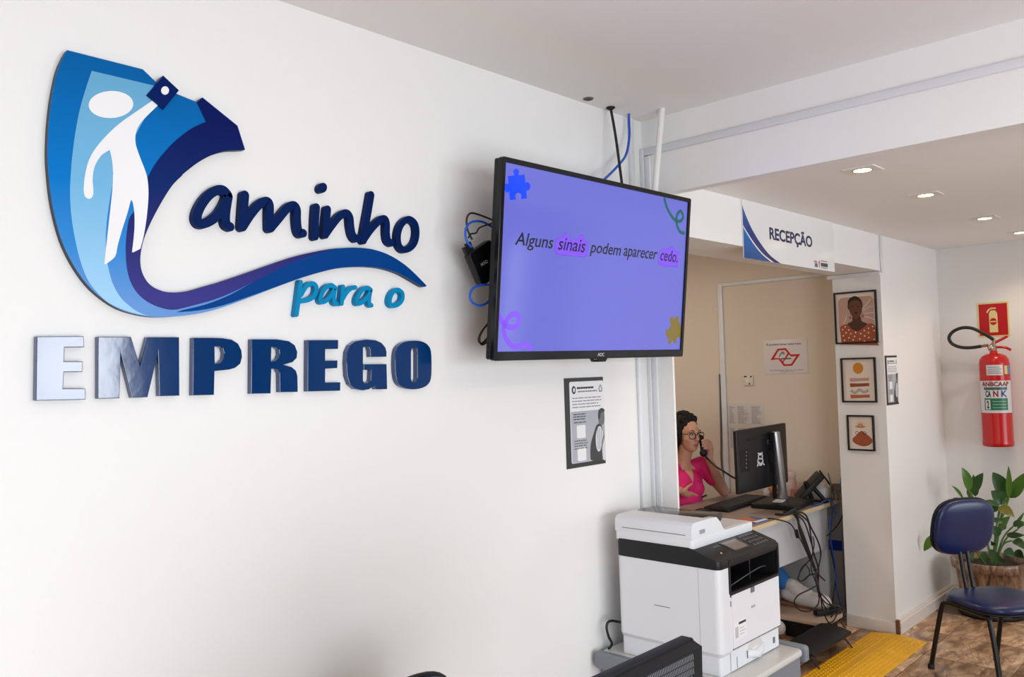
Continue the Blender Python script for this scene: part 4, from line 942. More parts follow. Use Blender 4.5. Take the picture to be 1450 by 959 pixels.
def make_chair(label, M):
    # local: +y is the direction the sitter faces, seat centre at origin
    t = thing('office_chair', label, 'chair', M, 'navy vinyl visitor chairs')
    SZ = 0.40
    cushion('seat', 0.43, 0.41, 0.030, chair_blue, t, Matrix.Translation((0, 0, SZ)), 3.2, 0.010)
    cushion('seat_shell', 0.435, 0.415, 0.012, black_mt, t, Matrix.Translation((0, 0, SZ-0.012)), 3.2, 0.0)
    lean = 0.20
    BM = Matrix.Translation((0, -0.235, 0.745)) @ Matrix.Rotation(PI/2+0, 4, 'X') @ Matrix.Rotation(PI, 4, 'Y') @ Matrix.Rotation(lean, 4, 'X')
    cushion('backrest', 0.365, 0.305, 0.030, chair_blue, t, BM, 3.0, 0.014)
    cushion('backrest_shell', 0.375, 0.315, 0.014, black_mt, t, BM @ Matrix.Translation((0, 0, -0.012)), 3.0, 0.0)
    post = MB()
    for s in (-0.022, 0.022): post.tube(smooth([(s, -0.262, 0.72), (s, -0.235, 0.60), (s, -0.212, 0.47), (s, -0.19, 0.405), (s, -0.13, 0.380), (s, 0.02, 0.382)], 6), 0.011, 8)
    post.build('back_post', tube_bk, t)
    for sx in (-1, 1):
        MB().tube(smooth([(sx*0.185, -0.10, 0.378), (sx*0.185, 0.10, 0.378)], 4), 0.0125, 10).build('side_rail', tube_bk, t)
        MB().tube(smooth([(sx*0.185, -0.08, 0.378), (sx*0.187, -0.155, 0.374), (sx*0.190, -0.185, 0.345), (sx*0.196, -0.225, 0.20), (sx*0.205, -0.270, 0.014)], 6), 0.0125, 10).build('leg', tube_bk, t)
        MB().tube(smooth([(sx*0.185, 0.08, 0.378), (sx*0.187, 0.125, 0.374), (sx*0.190, 0.145, 0.345), (sx*0.196, 0.180, 0.20), (sx*0.205, 0.215, 0.014)], 6), 0.0125, 10).build('leg', tube_bk, t)
        for yy in (-0.270, 0.215): MB().lathe([(0.017, 0.0), (0.017, 0.02), (0.014, 0.024)], 12, Matrix.Translation((sx*0.205, yy, 0))).build('foot_cap', black_mt, t)
    MB().tube([(-0.185, 0.02, 0.376), (0.185, 0.02, 0.376)], 0.011, 8).build('cross_bar', tube_bk, t)
    return t
ang = math.atan2(-0.56, -0.83)
fx, fy = -0.56, -0.83
ch_a = math.atan2(fy, fx)-PI/2
make_chair('navy vinyl chair with black legs before the potted plant', rotz((4.97+fx*0.265, 1.43+fy*0.265, 0), ch_a))
make_chair('navy vinyl chair against the white wall with only its back top visible', rotz((1.315, 1.445, -0.0), PI))

# ================================================================ YELLOW TACTILE RAMP
ym = mat('yellow_rubber', srgb(236, 176, 10), 0.45, noise=0.12, nscale=9)
mt = thing('tactile_mat', 'yellow rubber tactile mat with raised dots beside the pillar', 'mat', Matrix.Translation((4.60, 1.857, 0)))
L0, L1 = -0.75, 0.665
prof = [(-0.160, 0.0), (0.160, 0.0), (0.160, 0.004), (0.055, 0.016), (-0.01, 0.018), (-0.160, 0.004)]
MB().prism([(y, z) for y, z in prof], L0, L1-0.05, frame((0, 0, 0), (0, 1, 0), (0, 0, 1))).build('sheet', ym, mt)
a0 = MB(); xE = L1-0.05; xT = L1
# slightly ragged, skewed end
a0.add([(xE, -0.160, 0), (xE, 0.160, 0), (xT, 0.155, 0), (xT-0.10+0.05, -0.160, 0), (xE, -0.160, 0.004), (xE, 0.055, 0.016), (xE, 0.160, 0.004), (xT, 0.155, 0.004), (xT-0.03, 0.05, 0.014), (xT-0.05, -0.160, 0.004)], [(4, 9, 8, 5), (5, 8, 7, 6), (2, 3, 9, 8, 7), (1, 2, 7, 6), (0, 4, 9, 3)])
dots = MB()
def hz_(y):
    if y > 0.055: return 0.016-(y-0.055)/0.105*0.012
    if y > -0.01: return 0.018-(y+0.01)/0.065*0.002
    return 0.018-(-0.01-y)/0.15*0.014
for i in range(46):
    for j in range(13):
        y = -0.145+j*0.0242; x = L0+0.02+i*0.0298
        if x > L1-0.06: continue
        if j in (7,): continue
        dots.lathe([(0.0085, 0.0), (0.0070, 0.0026), (0.003, 0.0040)], 8, Matrix.Translation((x, y, hz_(y)-0.0005)), cap=True)
d_ = dots.build('raised_dots', ym, mt); d_['kind'] = 'stuff'

# ================================================================ FIRE EXTINGUISHER
red = mat('extinguisher_red', srgb(190, 12, 10), 0.22, spec=0.6)
EXX, EXY = 6.245, 1.527
ex = thing('fire_extinguisher', 'red fire extinguisher with black hose hanging on the wall', 'fire extinguisher', Matrix.Translation((EXX, EXY, 1.06)))
R0 = 0.092
MB().lathe([(R0*0.5, 0.0), (R0*0.96, 0.0), (R0, 0.008), (R0, 0.032), (R0*0.975, 0.038), (R0*0.975, 0.545), (R0*0.93, 0.572), (R0*0.78, 0.594), (R0*0.5, 0.608), (R0*0.26, 0.612), (R0*0.24, 0.63)], 40).build('cylinder', red, ex)
def wrap(name, a0, a1, z0, z1, m, r=R0*0.985, par=ex):
    mb = MB(); N = max(3, int((a1-a0)/0.1)); vs = []
    for i in range(N+1):
        a = a0+(a1-a0)*i/N; vs += [(r*math.cos(a), r*math.sin(a), z0), (r*math.cos(a), r*math.sin(a), z1)]
    mb.add(vs, [(2*i, 2*i+2, 2*i+3, 2*i+1) for i in range(N)], True); return mb.build(name, m, par)
# the camera looks at the side facing (-X, -Y); angle of that direction as seen from the cylinder
ca = math.atan2(-EXY, -EXX)
labw = mat('label_white', (0.66, 0.66, 0.68), 0.4); labg = mat('label_green', srgb(24, 112, 78), 0.4)
def ew(name, f0, f1, z0, z1, m, k=0.0):     # f from -1 (picture left) to +1 (picture right)
    a0, a1 = ca+math.asin(f0), ca+math.asin(f1)
    return wrap(name, a0, a1, z0, z1, m, R0*0.985+k)
def wrap_text(name, s, f0, f1, z0, z1, m, k=0.0012, bold=0.03):
    a0, a1 = ca+math.asin(f0), ca+math.asin(f1)
    me = text_mesh(s, (0, 0, 1, 1), 0.0, bold=bold, thick=0.0)
    for v in me.vertices:
        a = a0+(a1-a0)*v.co.x; r = R0*0.985+k; v.co = (r*math.cos(a), r*math.sin(a), z0+(z1-z0)*v.co.y)
    return link(name, me, m, ex)
ew('main_label', -0.97, 0.97, 0.222, 0.432, labw)
ew('serial_label', -0.52, 0.52, 0.468, 0.536, labw)
ew('date_tag_yellow', 0.62, 0.80, 0.474, 0.530, mat('tag_yellow', srgb(226, 204, 110), 0.4)); ew('date_tag_blue', 0.80, 0.94, 0.474, 0.530, mat('tag_blue', srgb(70, 130, 190), 0.4))
ew('green_field', -0.72, 0.72, 0.240, 0.318, labg, 0.0006)
ew('green_band', -0.72, 0.72, 0.372, 0.390, mat('label_teal', srgb(60, 96, 96), 0.4), 0.0006)
ew('pictogram_box', -0.66, -0.36, 0.245, 0.308, labw, 0.0012)
wrap_text('pictogram', '2', -0.58, -0.44, 0.252, 0.302, ink, 0.0018)
wrap_text('label_lettering', 'ANBCAAP', -0.82, 0.82, 0.396, 0.426, mat('label_red', srgb(176, 40, 36), 0.4))
wrap_text('label_lettering', 'CA', -0.64, -0.30, 0.326, 0.368, mat('label_greyblue', srgb(60, 76, 84), 0.4)); wrap_text('label_lettering', 'N', -0.16, 0.16, 0.326, 0.368, mat('label_red', srgb(176, 40, 36), 0.4)); wrap_text('label_lettering', 'K', 0.34, 0.70, 0.326, 0.368, mat('label_blue', srgb(30, 96, 180), 0.4))
for i in range(3): ew('label_line', -0.22, 0.62, 0.255+i*0.02, 0.259+i*0.02, mat('label_pale', srgb(150, 190, 170), 0.4), 0.0010)
for i in range(4): ew('label_line', -0.44, 0.44-0.1*(i % 2), 0.480+i*0.013, 0.484+i*0.013, mat('label_greyline', srgb(120, 120, 124), 0.4), 0.0010)
MB().lathe([(0.02, 0.625), (0.02, 0.645), (0.016, 0.648), (0.016, 0.672)], 16).build('valve', mat('valve_brass', (0.30, 0.25, 0.20), 0.35, 0.6), ex)
rt = Vector((math.sin(-ca), 0, 0))
hx = Vector((-math.sin(ca+PI), math.cos(ca+PI), 0))*1.0   # picture right at the extinguisher
if (CR.to_3d()).dot(hx) < 0: hx = -hx
def e3(a, z): return tuple(hx*a+Vector((0, 0, z)))
for nm, pts, wd in (('upper_lever', [(-0.03, 0.648), (0.0, 0.676), (0.045, 0.700), (0.085, 0.722)], 0.010), ('lower_lever', [(-0.03, 0.640), (0.02, 0.652), (0.07, 0.648), (0.10, 0.630)], 0.010)):
    mb = MB(); mb.tube(smooth([e3(*p) for p in pts], 5), [0.012]+[0.0085]*(len(smooth(pts, 5))-1), 8); mb.build(nm, red, ex)
MB().tube([e3(0.0, 0.66), e3(0.006, 0.706)], 0.011, 10).build('hose_fitting', mat('valve_brass', (0.30, 0.25, 0.20), 0.35, 0.6), ex)
MB().ball(e3(-0.015, 0.652), 0.020, 12).build('gauge', mat('gauge_chrome', (0.55, 0.5, 0.45), 0.25, 0.8), ex)
hp = [e3(0.005, 0.700), e3(-0.02, 0.722), e3(-0.06, 0.752), e3(-0.12, 0.785), e3(-0.18, 0.790), e3(-0.235, 0.765), e3(-0.258, 0.725), e3(-0.24, 0.685), e3(-0.19, 0.660), e3(-0.13, 0.655), e3(-0.07, 0.662)]
MB().tube(smooth(hp, 6), 0.0115, 10).build('hose', black_cb, ex)
MB().tube([e3(-0.075, 0.661), e3(-0.028, 0.668)], 0.009, 10).build('hose_nozzle', mat('nozzle_copper', (0.28, 0.13, 0.08), 0.4, 0.4), ex)
MB().box((R0-0.01, -0.03, 0.48), (XFAR-EXX, 0.03, 0.56)).build('wall_hook', black_mt, ex)
# sign
FS = wall_x(XFAR, 1.640, 1.782)
t = thing('extinguisher_sign', 'square red extinguisher sign with cream border on far wall', 'sign', FS)
cream = mat('sign_cream', srgb(228, 214, 150), 0.35); sred = mat('sign_red', srgb(190, 12, 20), 0.3)
MB().box((0, 0, 0), (0.192, 0.236, 0.003)).build('plate', cream, t)
MB().box((0.010, 0.011, 0.003), (0.182, 0.225, 0.0034)).build('red_field', sred, t)
def k5(pts): return [((x-232)/176*0.192, 0.236-(y-108)/178*0.236) for x, y in pts]
slab('bottle_symbol', [k5([(298, 262), (298, 165), (306, 152), (316, 150), (330, 150), (338, 156), (344, 168), (344, 262)])], 0.0034, 0.0040, cream, t)
MB().ribbon(smooth(k5([(318, 140), (300, 144), (288, 158)]), 4), 0.009, 0.0034, 0.004).ribbon(k5([(312, 138), (334, 140)]), 0.009, 0.0034, 0.004).build('nozzle_symbol', cream, t)
slab('red_disc', [ellipse(*k5([(320, 207)])[0], 0.021, 0.024, 24)], 0.0040, 0.0045, sred, t)
MB().box((*k5([(304, 210)])[0], 0.0045), (*k5([(337, 204)])[0], 0.005)).build('disc_bar', cream, t)

# ================================================================ POTTED PLANT
PCX, PCY = 6.06, 1.565
pot = thing('potted_plant', 'leafy green plant in a marbled brown pot in the corner', 'plant', Matrix.Translation((PCX, PCY, 0)))
potm = floor_mat('pot_marbled', ((62, 50, 42), (112, 88, 70), (150, 118, 92), (182, 156, 134)), 2.2)
MB().lathe([(0.10, 0.0), (0.150, 0.0), (0.158, 0.02), (0.185, 0.16), (0.20, 0.29), (0.222, 0.295), (0.228, 0.345), (0.222, 0.352), (0.205, 0.35), (0.198, 0.31)], 40).build('pot', potm, pot)
MB().lathe([(0.001, 0.315), (0.19, 0.312), (0.20, 0.305)], 32).build('soil', mat('soil', (0.03, 0.022, 0.015), 0.95, noise=0.3, nscale=40), pot)
MB().lathe([(0.16, 0.0), (0.19, 0.0), (0.20, 0.022), (0.19, 0.024), (0.17, 0.012)], 32).build('saucer', black_mt, pot)
def leaf_mat(name, c1, c2):
    m = mat(name, c1, 0.38, noise=0.0); nt = m.node_tree; b = nt.nodes['Principled BSDF']
    tc = nt.nodes.new('ShaderNodeTexCoord'); nz = nt.nodes.new('ShaderNodeTexNoise'); nz.inputs['Scale'].default_value = 9
    nt.links.new(tc.outputs['Object'], nz.inputs['Vector']); mx = nt.nodes.new('ShaderNodeMix'); mx.data_type = 'RGBA'
    mx.inputs[6].default_value = (*c1, 1); mx.inputs[7].default_value = (*c2, 1); nt.links.new(nz.outputs['Fac'], mx.inputs[0]); nt.links.new(mx.outputs[2], b.inputs['Base Color'])
    return m
lm1 = leaf_mat('leaf_green', srgb(38, 92, 30), srgb(96, 140, 48)); lm2 = leaf_mat('leaf_deep_green', srgb(24, 62, 26), srgb(58, 100, 44))
lm3 = leaf_mat('leaf_olive', srgb(92, 104, 30), srgb(150, 132, 40))
stem_m = mat('stem_green', srgb(96, 132, 60), 0.5)
def pl(x, y, X):                           # photo point at distance X -> plant local
    return onx(x, y, X)-Vector((PCX, PCY, 0))
def zl(x, y): return 1300+x/6.393, 650+y/6.393
def leaf(base, tip, w, X, m, bend=0.02, twist=0.4):
    """blade from base to tip (enlarged-crop coordinates), w = width in those units"""
    A = pl(*zl(*base), X[0]); B = pl(*zl(*tip), X[1]); d = B-A; L = d.length
    toc = (CAM-(A+B)/2-Vector((PCX, PCY, 0))); toc = (CAM-Vector((PCX, PCY, 0))-(A+B)/2).normalized()
    sdir = d.cross(toc).normalized(); sdir = (Quaternion(d.normalized(), twist) @ sdir); nrm = sdir.cross(d).normalized()
    wm = w/6.393/1191*5.9*0.5; N = 9; vs = []
    for i in range(N+1):
        t = i/N; c = A+d*t+Vector((0, 0, 1))*(bend*4*t*(1-t))+nrm*0.012*math.sin(t*3)
        ww = wm*(math.sin(PI*min(1, t**0.75))**0.8) if 0 < t < 1 else 0.0008
        fold = nrm*ww*0.28
        vs += [c-sdir*ww+fold, c, c+sdir*ww+fold]
    fs = []
    for i in range(N): fs += [(3*i, 3*i+1, 3*i+4, 3*i+3), (3*i+1, 3*i+2, 3*i+5, 3*i+4)]
    lo = MB().add(vs, fs, True).build('leaf', m, pot)
    return lo
def stem(base, tip, X):
    A = pl(*zl(*base), X[0]); B = pl(*zl(*tip), X[1]); A.z = max(A.z, 0.31) if A.z > 0.1 else 0.31
    C0 = Vector((A.x*0.3, A.y*0.3, 0.31))
    MB().tube(smooth([tuple(C0), tuple((C0+B)/2+Vector((0, 0, 0.05))), tuple(B)], 5), [0.0055]*5+[0.005]*6, 7).build('stem', stem_m, pot)
LV = [((465, 290), (395, 78), 78, lm1), ((478, 300), (590, 125), 92, lm2), ((470, 262), (488, 395), 50, lm1), ((520, 340), (500, 140), 60, lm2), ((410, 365), (305, 245), 26, lm1), ((395, 372), (318, 352), 22, lm2),
      ((795, 345), (675, 120), 118, lm2), ((822, 360), (818, 62), 46, lm1), ((835, 355), (975, 120), 100, lm1), ((800, 400), (660, 290), 120, lm2), ((740, 420), (552, 415), 56, lm2), ((735, 435), (598, 468), 70, lm2),
      ((725, 440), (872, 530), 80, lm3), ((765, 575), (645, 560), 44, lm2), ((740, 660), (835, 520), 60, lm1), ((735, 700), (655, 605), 74, lm2), ((860, 610), (965, 575), 46, lm2), ((800, 690), (965, 690), 52, lm2), ((860, 740), (985, 830), 70, lm2),
      ((140, 690), (52, 835), 74, lm1), ((585, 840), (640, 955), 58, lm2), ((650, 820), (800, 955), 62, lm2), ((790, 820), (880, 895), 70, lm2), ((880, 830), (960, 900), 80, lm2), ((860, 610), (960, 480), 30, lm1), ((470, 860), (500, 930), 50, lm2), ((700, 780), (660, 740), 40, lm2), ((900, 640), (990, 600), 40, lm1), ((560, 880), (520, 915), 40, lm3), ((760, 640), (800, 560), 44, lm2)]
for i, (b_, t_, w, m) in enumerate(LV):
    xx = 5.92+0.22*random.random() if t_ != (52, 835) else 5.70
    leaf(b_, t_, w, (xx+0.02, xx-0.03+0.06*random.random()), m, bend=0.015*random.random(), twist=random.uniform(-0.5, 0.5))
for b_, t_ in (((720, 800), (465, 285)), ((735, 800), (478, 300)), ((730, 800), (800, 350)), ((740, 800), (822, 360)), ((745, 800), (740, 430)), ((760, 800), (860, 612)), ((770, 800), (900, 640)), ((725, 800), (765, 575)), ((780, 800), (850, 740)), ((715, 800), (742, 470))):
    stem(b_, t_, (6.05, 6.03))
lb_ = pl(*zl(140, 690), 5.70)               # long stalk of the leaf that leans out behind the chair
MB().tube(smooth([(-0.02, 0.02, 0.31), tuple(lb_*0.45+Vector((0, 0, 0.26))), tuple(lb_*0.8+Vector((0, 0, 0.10))), tuple(lb_)], 6), 0.0048, 7).build('stem', stem_m, pot)
# ================================================================ RECEPTION DESK
dtop = mat('desk_laminate', srgb(150, 132, 122), 0.4, noise=0.04, nscale=6)
dedge = mat('desk_edge_wood', srgb(206, 186, 152), 0.5, noise=0.06, nscale=20)
dgrey = mat('desk_panel_grey', (0.50, 0.52, 0.55), 0.5, noise=0.03, nscale=4)
DX0, DX1, DY0, DY1, DZ = 3.95, 5.605, 2.302, 3.02, 0.74
dk = thing('reception_desk', 'pale grey reception desk with light wood edge behind the printer', 'desk', Matrix.Translation((DX0, DY0, 0)))
MB().box((0, 0.006, DZ-0.025), (DX1-DX0, DY1-DY0, DZ)).build('desk_top', dtop, dk)
MB().box((0, 0, DZ-0.025), (DX1-DX0, 0.006, DZ-0.0005)).build('edge_band', dedge, dk)
MB().box((0.02, 0.030, 0.445), (5.36-DX0, 0.048, DZ-0.025)).build('front_panel', dgrey, dk)
MB().box((5.36-DX0, 0.030, 0.0), (5.385-DX0, DY1-DY0-0.03, DZ-0.025)).build('side_panel', dgrey, dk)
MB().box((0.02, 0.030, 0.0), (0.045, DY1-DY0-0.03, DZ-0.025)).build('side_panel', dgrey, dk)
MB().box((5.578-DX0, 0.020, 0.0), (5.596-DX0, DY1-DY0-0.03, DZ-0.025)).build('end_panel', dgrey, dk)
o = MB().box((5.5765, 2.323, 0.388), (5.578, 2.445, 0.455)).build('blue_tape', mat('blue_tape', srgb(28, 62, 190), 0.4))
tag(o, 'strip of blue tape on the panel under the desk end', 'tape')

# monitor on its silver stand
KM = 0.60/0.55
MC = CAM+(Vector((4.551, 2.336, 1.105))-CAM)*KM
RM = rect_frame(MC, -0.056, 0.004, 0.017)
mon = thing('computer_monitor', 'black computer monitor seen from behind on the reception desk', 'monitor', RM)
mw_, mh_ = 0.60, 0.60/1.544
MB().prism(rrect(-mw_/2, -mh_/2, mw_/2, mh_/2, 0.008), -0.022, 0.0).build('back_shell', mat('monitor_shell', (0.010, 0.011, 0.014), 0.30), mon, bevel=0.002)
MB().prism(rrect(-mw_/2+0.01, -mh_/2+0.02, mw_/2-0.01, mh_/2-0.01, 0.004), -0.0225, -0.022).build('display', mat('display_lit', (0.02, 0.02, 0.03), 0.2, emit=(0.5, 0.6, 0.8), estr=0.5), mon)
def km(pts): return on_frame(RM, zp(1040, 590, 6.844, pts), 0.0)
slab('upper_groove', [km([(118, 218), (378, 178), (378, 195), (118, 236)])], 0.0, 0.001, mat('groove_black', (0.003, 0.003, 0.003), 0.6), mon)
slab('port_panel', [km([(50, 325), (138, 315), (148, 530), (62, 545)])], 0.0, 0.001, mat('groove_black', (0.003, 0.003, 0.003), 0.6), mon)
for yy in (345, 380, 418, 455, 495): slab('port_mark', [ellipse(*km([(115, yy)])[0], 0.003, 0.004, 8)], 0.001, 0.0014, mat('mark_light', (0.6, 0.6, 0.6), 0.4), mon)
slab('square_mark', [km([(318, 228), (358, 222), (360, 262), (320, 266)]), km([(324, 234), (352, 230), (354, 256), (326, 260)])], 0.0, 0.001, mat('mark_dim', (0.12, 0.13, 0.15), 0.4), mon)
stick = mat('sticker_white', (0.70, 0.74, 0.78), 0.4)
st = MB()
for pts, w in (([(228, 355), (250, 372), (268, 350)], 0.008), ([(232, 385), (240, 362), (262, 360), (270, 385), (262, 408), (238, 408), (230, 385)], 0.008), ([(225, 425), (235, 408), (268, 412), (274, 440), (255, 455), (228, 445), (226, 425)], 0.008), ([(236, 440), (228, 462), (222, 480)], 0.009), ([(265, 445), (262, 468), (240, 470)], 0.008), ([(276, 455), (288, 468)], 0.007)):
    st.ribbon(smooth(km(pts), 4), w, 0.0, 0.0012+0.0001*w)
st.build('white_sticker', stick, mon)
# stand: silver column and black base
PBX, PBY = 5.165, 2.515
ms = thing('monitor_stand', 'silver monitor stand column on a flat black base', 'monitor stand', Matrix.Translation((PBX, PBY, DZ)))
silver = mat('brushed_silver', (0.42, 0.43, 0.45), 0.32, 0.75)
top = ony(1098, 611, PBY); bot = Vector((PBX-0.01, PBY, DZ+0.03))
tl_ = top-Vector((PBX, PBY, DZ))
cmat = frame((0, 0, 0), (1, 0, 0), (0, 1, 0))
mb = MB(); sec = [(-0.036, -0.012), (-0.012, -0.022), (0.030, -0.018), (0.034, 0.010), (0.0, 0.020), (-0.036, 0.014)]
vs = [(x-0.012, y, 0.03) for x, y in sec]+[(tl_.x+x*0.92, y, tl_.z) for x, y in sec]; n = 6
mb.add(vs, [(i, (i+1) % n, n+(i+1) % n, n+i) for i in range(n)]+[tuple(range(n-1, -1, -1)), tuple(range(n, 2*n))])
mb.build('column', silver, ms, bevel=0.006, seg=3, angle=20)
MB().box((tl_.x-0.05, -0.010, 0.05), (tl_.x-0.030, 0.012, tl_.z-0.004)).build('column_back', black_mt, ms)
MB().prism(rrect(-0.26, -0.16, 0.12, 0.13, 0.02), 0.0, 0.03, Matrix.Rotation(0.12, 4, 'Z')).build('base', black_mt, ms, bevel=0.004)
MB().box((tl_.x-0.06, 0.0, 0.28), (tl_.x+0.02, MC.y-PBY+0.0, 0.36)).build('mount_arm', black_mt, ms)
# keyboard, mouse, leaflet
kb = thing('keyboard', 'black computer keyboard lying on the reception desk', 'keyboard', rotz((4.965, 2.745, DZ), 0.06))
MB().prism(rrect(-0.30, -0.085, 0.30, 0.085, 0.01), 0.0, 0.022).build('case', black_mt, kb, bevel=0.003)
kk = mat('key_black', (0.022, 0.022, 0.024), 0.45)
km_ = MB()
for i in range(20):
    for j in range(6):
        km_.box((-0.288+i*0.0288, -0.074+j*0.0248, 0.022), (-0.288+i*0.0288+0.024, -0.074+j*0.0248+0.020, 0.028))
q = km_.build('keys', kk, kb); q['kind'] = 'stuff'
ms2 = thing('computer_mouse', 'black mouse with a red glow beside the keyboard', 'mouse', rotz((4.545, 2.745, DZ), 0.1))
MB().ball((0, 0, 0.012), (0.034, 0.058, 0.024), 16).build('shell', black_mt, ms2)
MB().box((0.028, -0.02, 0.003), (0.036, 0.02, 0.009)).build('red_light', mat('red_led', (0.4, 0, 0), 0.4, emit=(1, 0.05, 0.03), estr=1.5), ms2)
lf = thing('leaflet', 'blue and orange printed leaflet on the desk edge', 'leaflet', Matrix.Translation((0, 0, DZ)))
q4 = [onz(x, y, DZ) for x, y in ((1043, 737), (1063, 733), (1088, 737), (1070, 742))]
q4 = [(q.x, q.y) for q in q4]
MB().prism(q4, 0.0, 0.006).build('cover', mat('leaflet_blue', srgb(60, 110, 170), 0.4), lf)
mid_ = lambda a, b, t: (a[0]+(b[0]-a[0])*t, a[1]+(b[1]-a[1])*t)
MB().prism([q4[0], mid_(q4[0], q4[1], 0.75), mid_(q4[3], q4[2], 0.5), q4[3]], 0.006, 0.0064).build('orange_picture', mat('leaflet_orange', srgb(206, 120, 76), 0.4, noise=0.3, nscale=30), lf)
MB().prism([mid_(q4[3], q4[2], 0.1), q4[2], mid_(q4[2], q4[1], 0.22), mid_(q4[3], q4[0], 0.2)], 0.0064, 0.0067).build('white_strip', paper, lf)
pt = onz(1092, 710, DZ+0.032)
o = MB().box((-0.05, -0.03, 0), (0.05, 0.03, 0.004)).build('note_card', paper, None, rotz((5.06, 2.50, DZ+0.031), 0.2)); tag(o, 'small white card lying on the black stand base', 'card')

# desk telephone
PH0 = Vector((5.36, 2.435, DZ))
ph = thing('desk_telephone', 'black tilted desk telephone near the desk end', 'telephone', Matrix.Translation(PH0))
def phw(x, y, Y): return ony(x, y, Y)-PH0
a_, b_ = phw(1131, 705, 2.50), phw(1157, 671, 2.43)
dirv = (b_-a_); dirv = Vector((dirv.x, dirv.y, dirv.z)); L = dirv.length
uu = Vector((0.80, 0.60, 0)).normalized(); vv = (dirv-uu*dirv.dot(uu)).normalized()
pm = frame(a_, uu, vv)
MB().prism(rrect(-0.075, -0.01, 0.075, max(L, 0.20), 0.015), -0.018, 0.018, pm).build('body', black_mt, ph, bevel=0.004)
MB().prism(rrect(-0.06, 0.12, 0.03, 0.18, 0.004), 0.018, 0.020, pm).build('display', mat('phone_display', (0.10, 0.11, 0.10), 0.2), ph)
MB().box((-0.03, -0.13, 0.0), (0.0, 0.05, 0.012)).tube([(-0.01, -0.02, 0.012), (-0.05, 0.0, 0.13)], 0.016, 8).tube([(0.0, -0.10, 0.012), (-0.02, -0.03, 0.10)], 0.014, 8).build('stand_foot', black_mt, ph)
MB().prism([(0.0, 0.03), (0.04, 0.03), (0.04, 0.14), (0.0, 0.14)], 0.018, 0.023, pm).build('label_strip', mat('phone_tan', srgb(176, 140, 84), 0.5), ph)

# small things at the far end of the desk
def at_desk(x, y, dz=0.0): p = onz(x, y, DZ+dz); return p
c = at_desk(1166, 701)
o = thing('paper_cube', 'white paper note cube beside the telephone', 'note cube', Matrix.Translation((5.50, 2.415, DZ)))
MB().box((-0.045, -0.045, 0), (0.045, 0.045, 0.075)).build('holder', paper, o, bevel=0.003); MB().box((-0.03, -0.025, 0.075), (0.040, 0.045, 0.097)).build('sheets', mat('sheets_white', (0.74, 0.73, 0.72), 0.7), o)
PCU = Vector((5.50, 2.315, DZ))
o = thing('pen_holder', 'clear pen holder with pens at the desk end', 'pen holder', Matrix.Translation(PCU))
MB().lathe([(0.0, 0.0), (0.034, 0.0), (0.036, 0.10), (0.033, 0.10), (0.031, 0.006)], 20, cap=False).build('cup', mat('clear_plastic', (0.75, 0.72, 0.70), 0.1, trans=0.85), o)
for i, (dx, dy, tx, ty, h, cc) in enumerate(((0.0, 0.01, 0.03, 0.05, 0.165, srgb(70, 120, 170)), (0.005, -0.012, 0.0, -0.03, 0.175, srgb(60, 130, 170)), (-0.01, 0.0, -0.02, 0.02, 0.12, srgb(200, 140, 60)), (0.01, 0.0, 0.02, -0.045, 0.16, srgb(150, 60, 50)))):
    pnl = MB().tube([(dx, dy, 0.008), (dx+tx, dy+ty, h)], 0.0045, 8).build('pen', mat('pen_%d' % i, cc, 0.4), None, Matrix.Translation(PCU)); tag(pnl, ('blue-capped pen leaning in the clear holder', 'teal-capped pen upright in the clear holder', 'short orange pencil in the clear holder', 'dark red pen at the holder edge')[i], 'pen', 'pens in the clear holder')
o = MB().tube([tuple(onx(1187, 702, 5.49)), tuple(onx(1160.5, 666.5, 5.53))], 0.006, 8).build('antenna_rod', black_mt); tag(o, 'thin black rod leaning across the pen holder', 'rod')
def bottle(x, y, r, h, m, capm, label, X=None):
    p = at_desk(x, y); t = thing('small_bottle', label, 'bottle', Matrix.Translation((p.x, p.y, DZ)), 'small bottles behind the monitor stand')
    MB().lathe([(0.0, 0.0), (r*0.95, 0.0), (r, 0.004), (r, h*0.62), (r*0.6, h*0.74), (r*0.55, h*0.8)], 20).build('bottle_body', m, t)
    MB().lathe([(r*0.65, h*0.78), (r*0.65, h), (0.0, h)], 20).build('cap', capm, t)
or_m = mat('orange_plastic', srgb(226, 120, 30), 0.35); wh_m = mat('white_plastic', (0.7, 0.7, 0.7), 0.4); br_m = mat('amber_glass', srgb(120, 66, 30), 0.2)
bottle(1092, 700.5, 0.028, 0.075, or_m, wh_m, 'orange bottle with white cap behind the monitor')
bottle(1100, 701.5, 0.03, 0.06, br_m, or_m, 'amber jar with orange cap by the silver column')
bottle(1086, 701.5, 0.022, 0.055, wh_m, wh_m, 'small white jar behind the monitor')
p = at_desk(1121, 701)
o = MB().lathe([(0.035, 0.0), (0.042, 0.04), (0.038, 0.09), (0.030, 0.115), (0.04, 0.14), (0.022, 0.165), (0.0, 0.15)], 14, Matrix.Translation((p.x, p.y, DZ))).build('tissue_bag', mat('tissue_pink', srgb(214, 184, 176), 0.6, noise=0.15, nscale=20, bump=0.5, bscale=30)); tag(o, 'crumpled pinkish tissue pack between monitor and telephone', 'tissue pack')
p = at_desk(1126, 703)
o = MB().box((-0.04, -0.03, 0), (0.04, 0.03, 0.05)).build('medicine_box', mat('box_red_white', srgb(190, 130, 130), 0.5, noise=0.4, nscale=25), None, rotz((5.52, 2.60, DZ), 0.3)); tag(o, 'small red and white box behind the telephone', 'box')

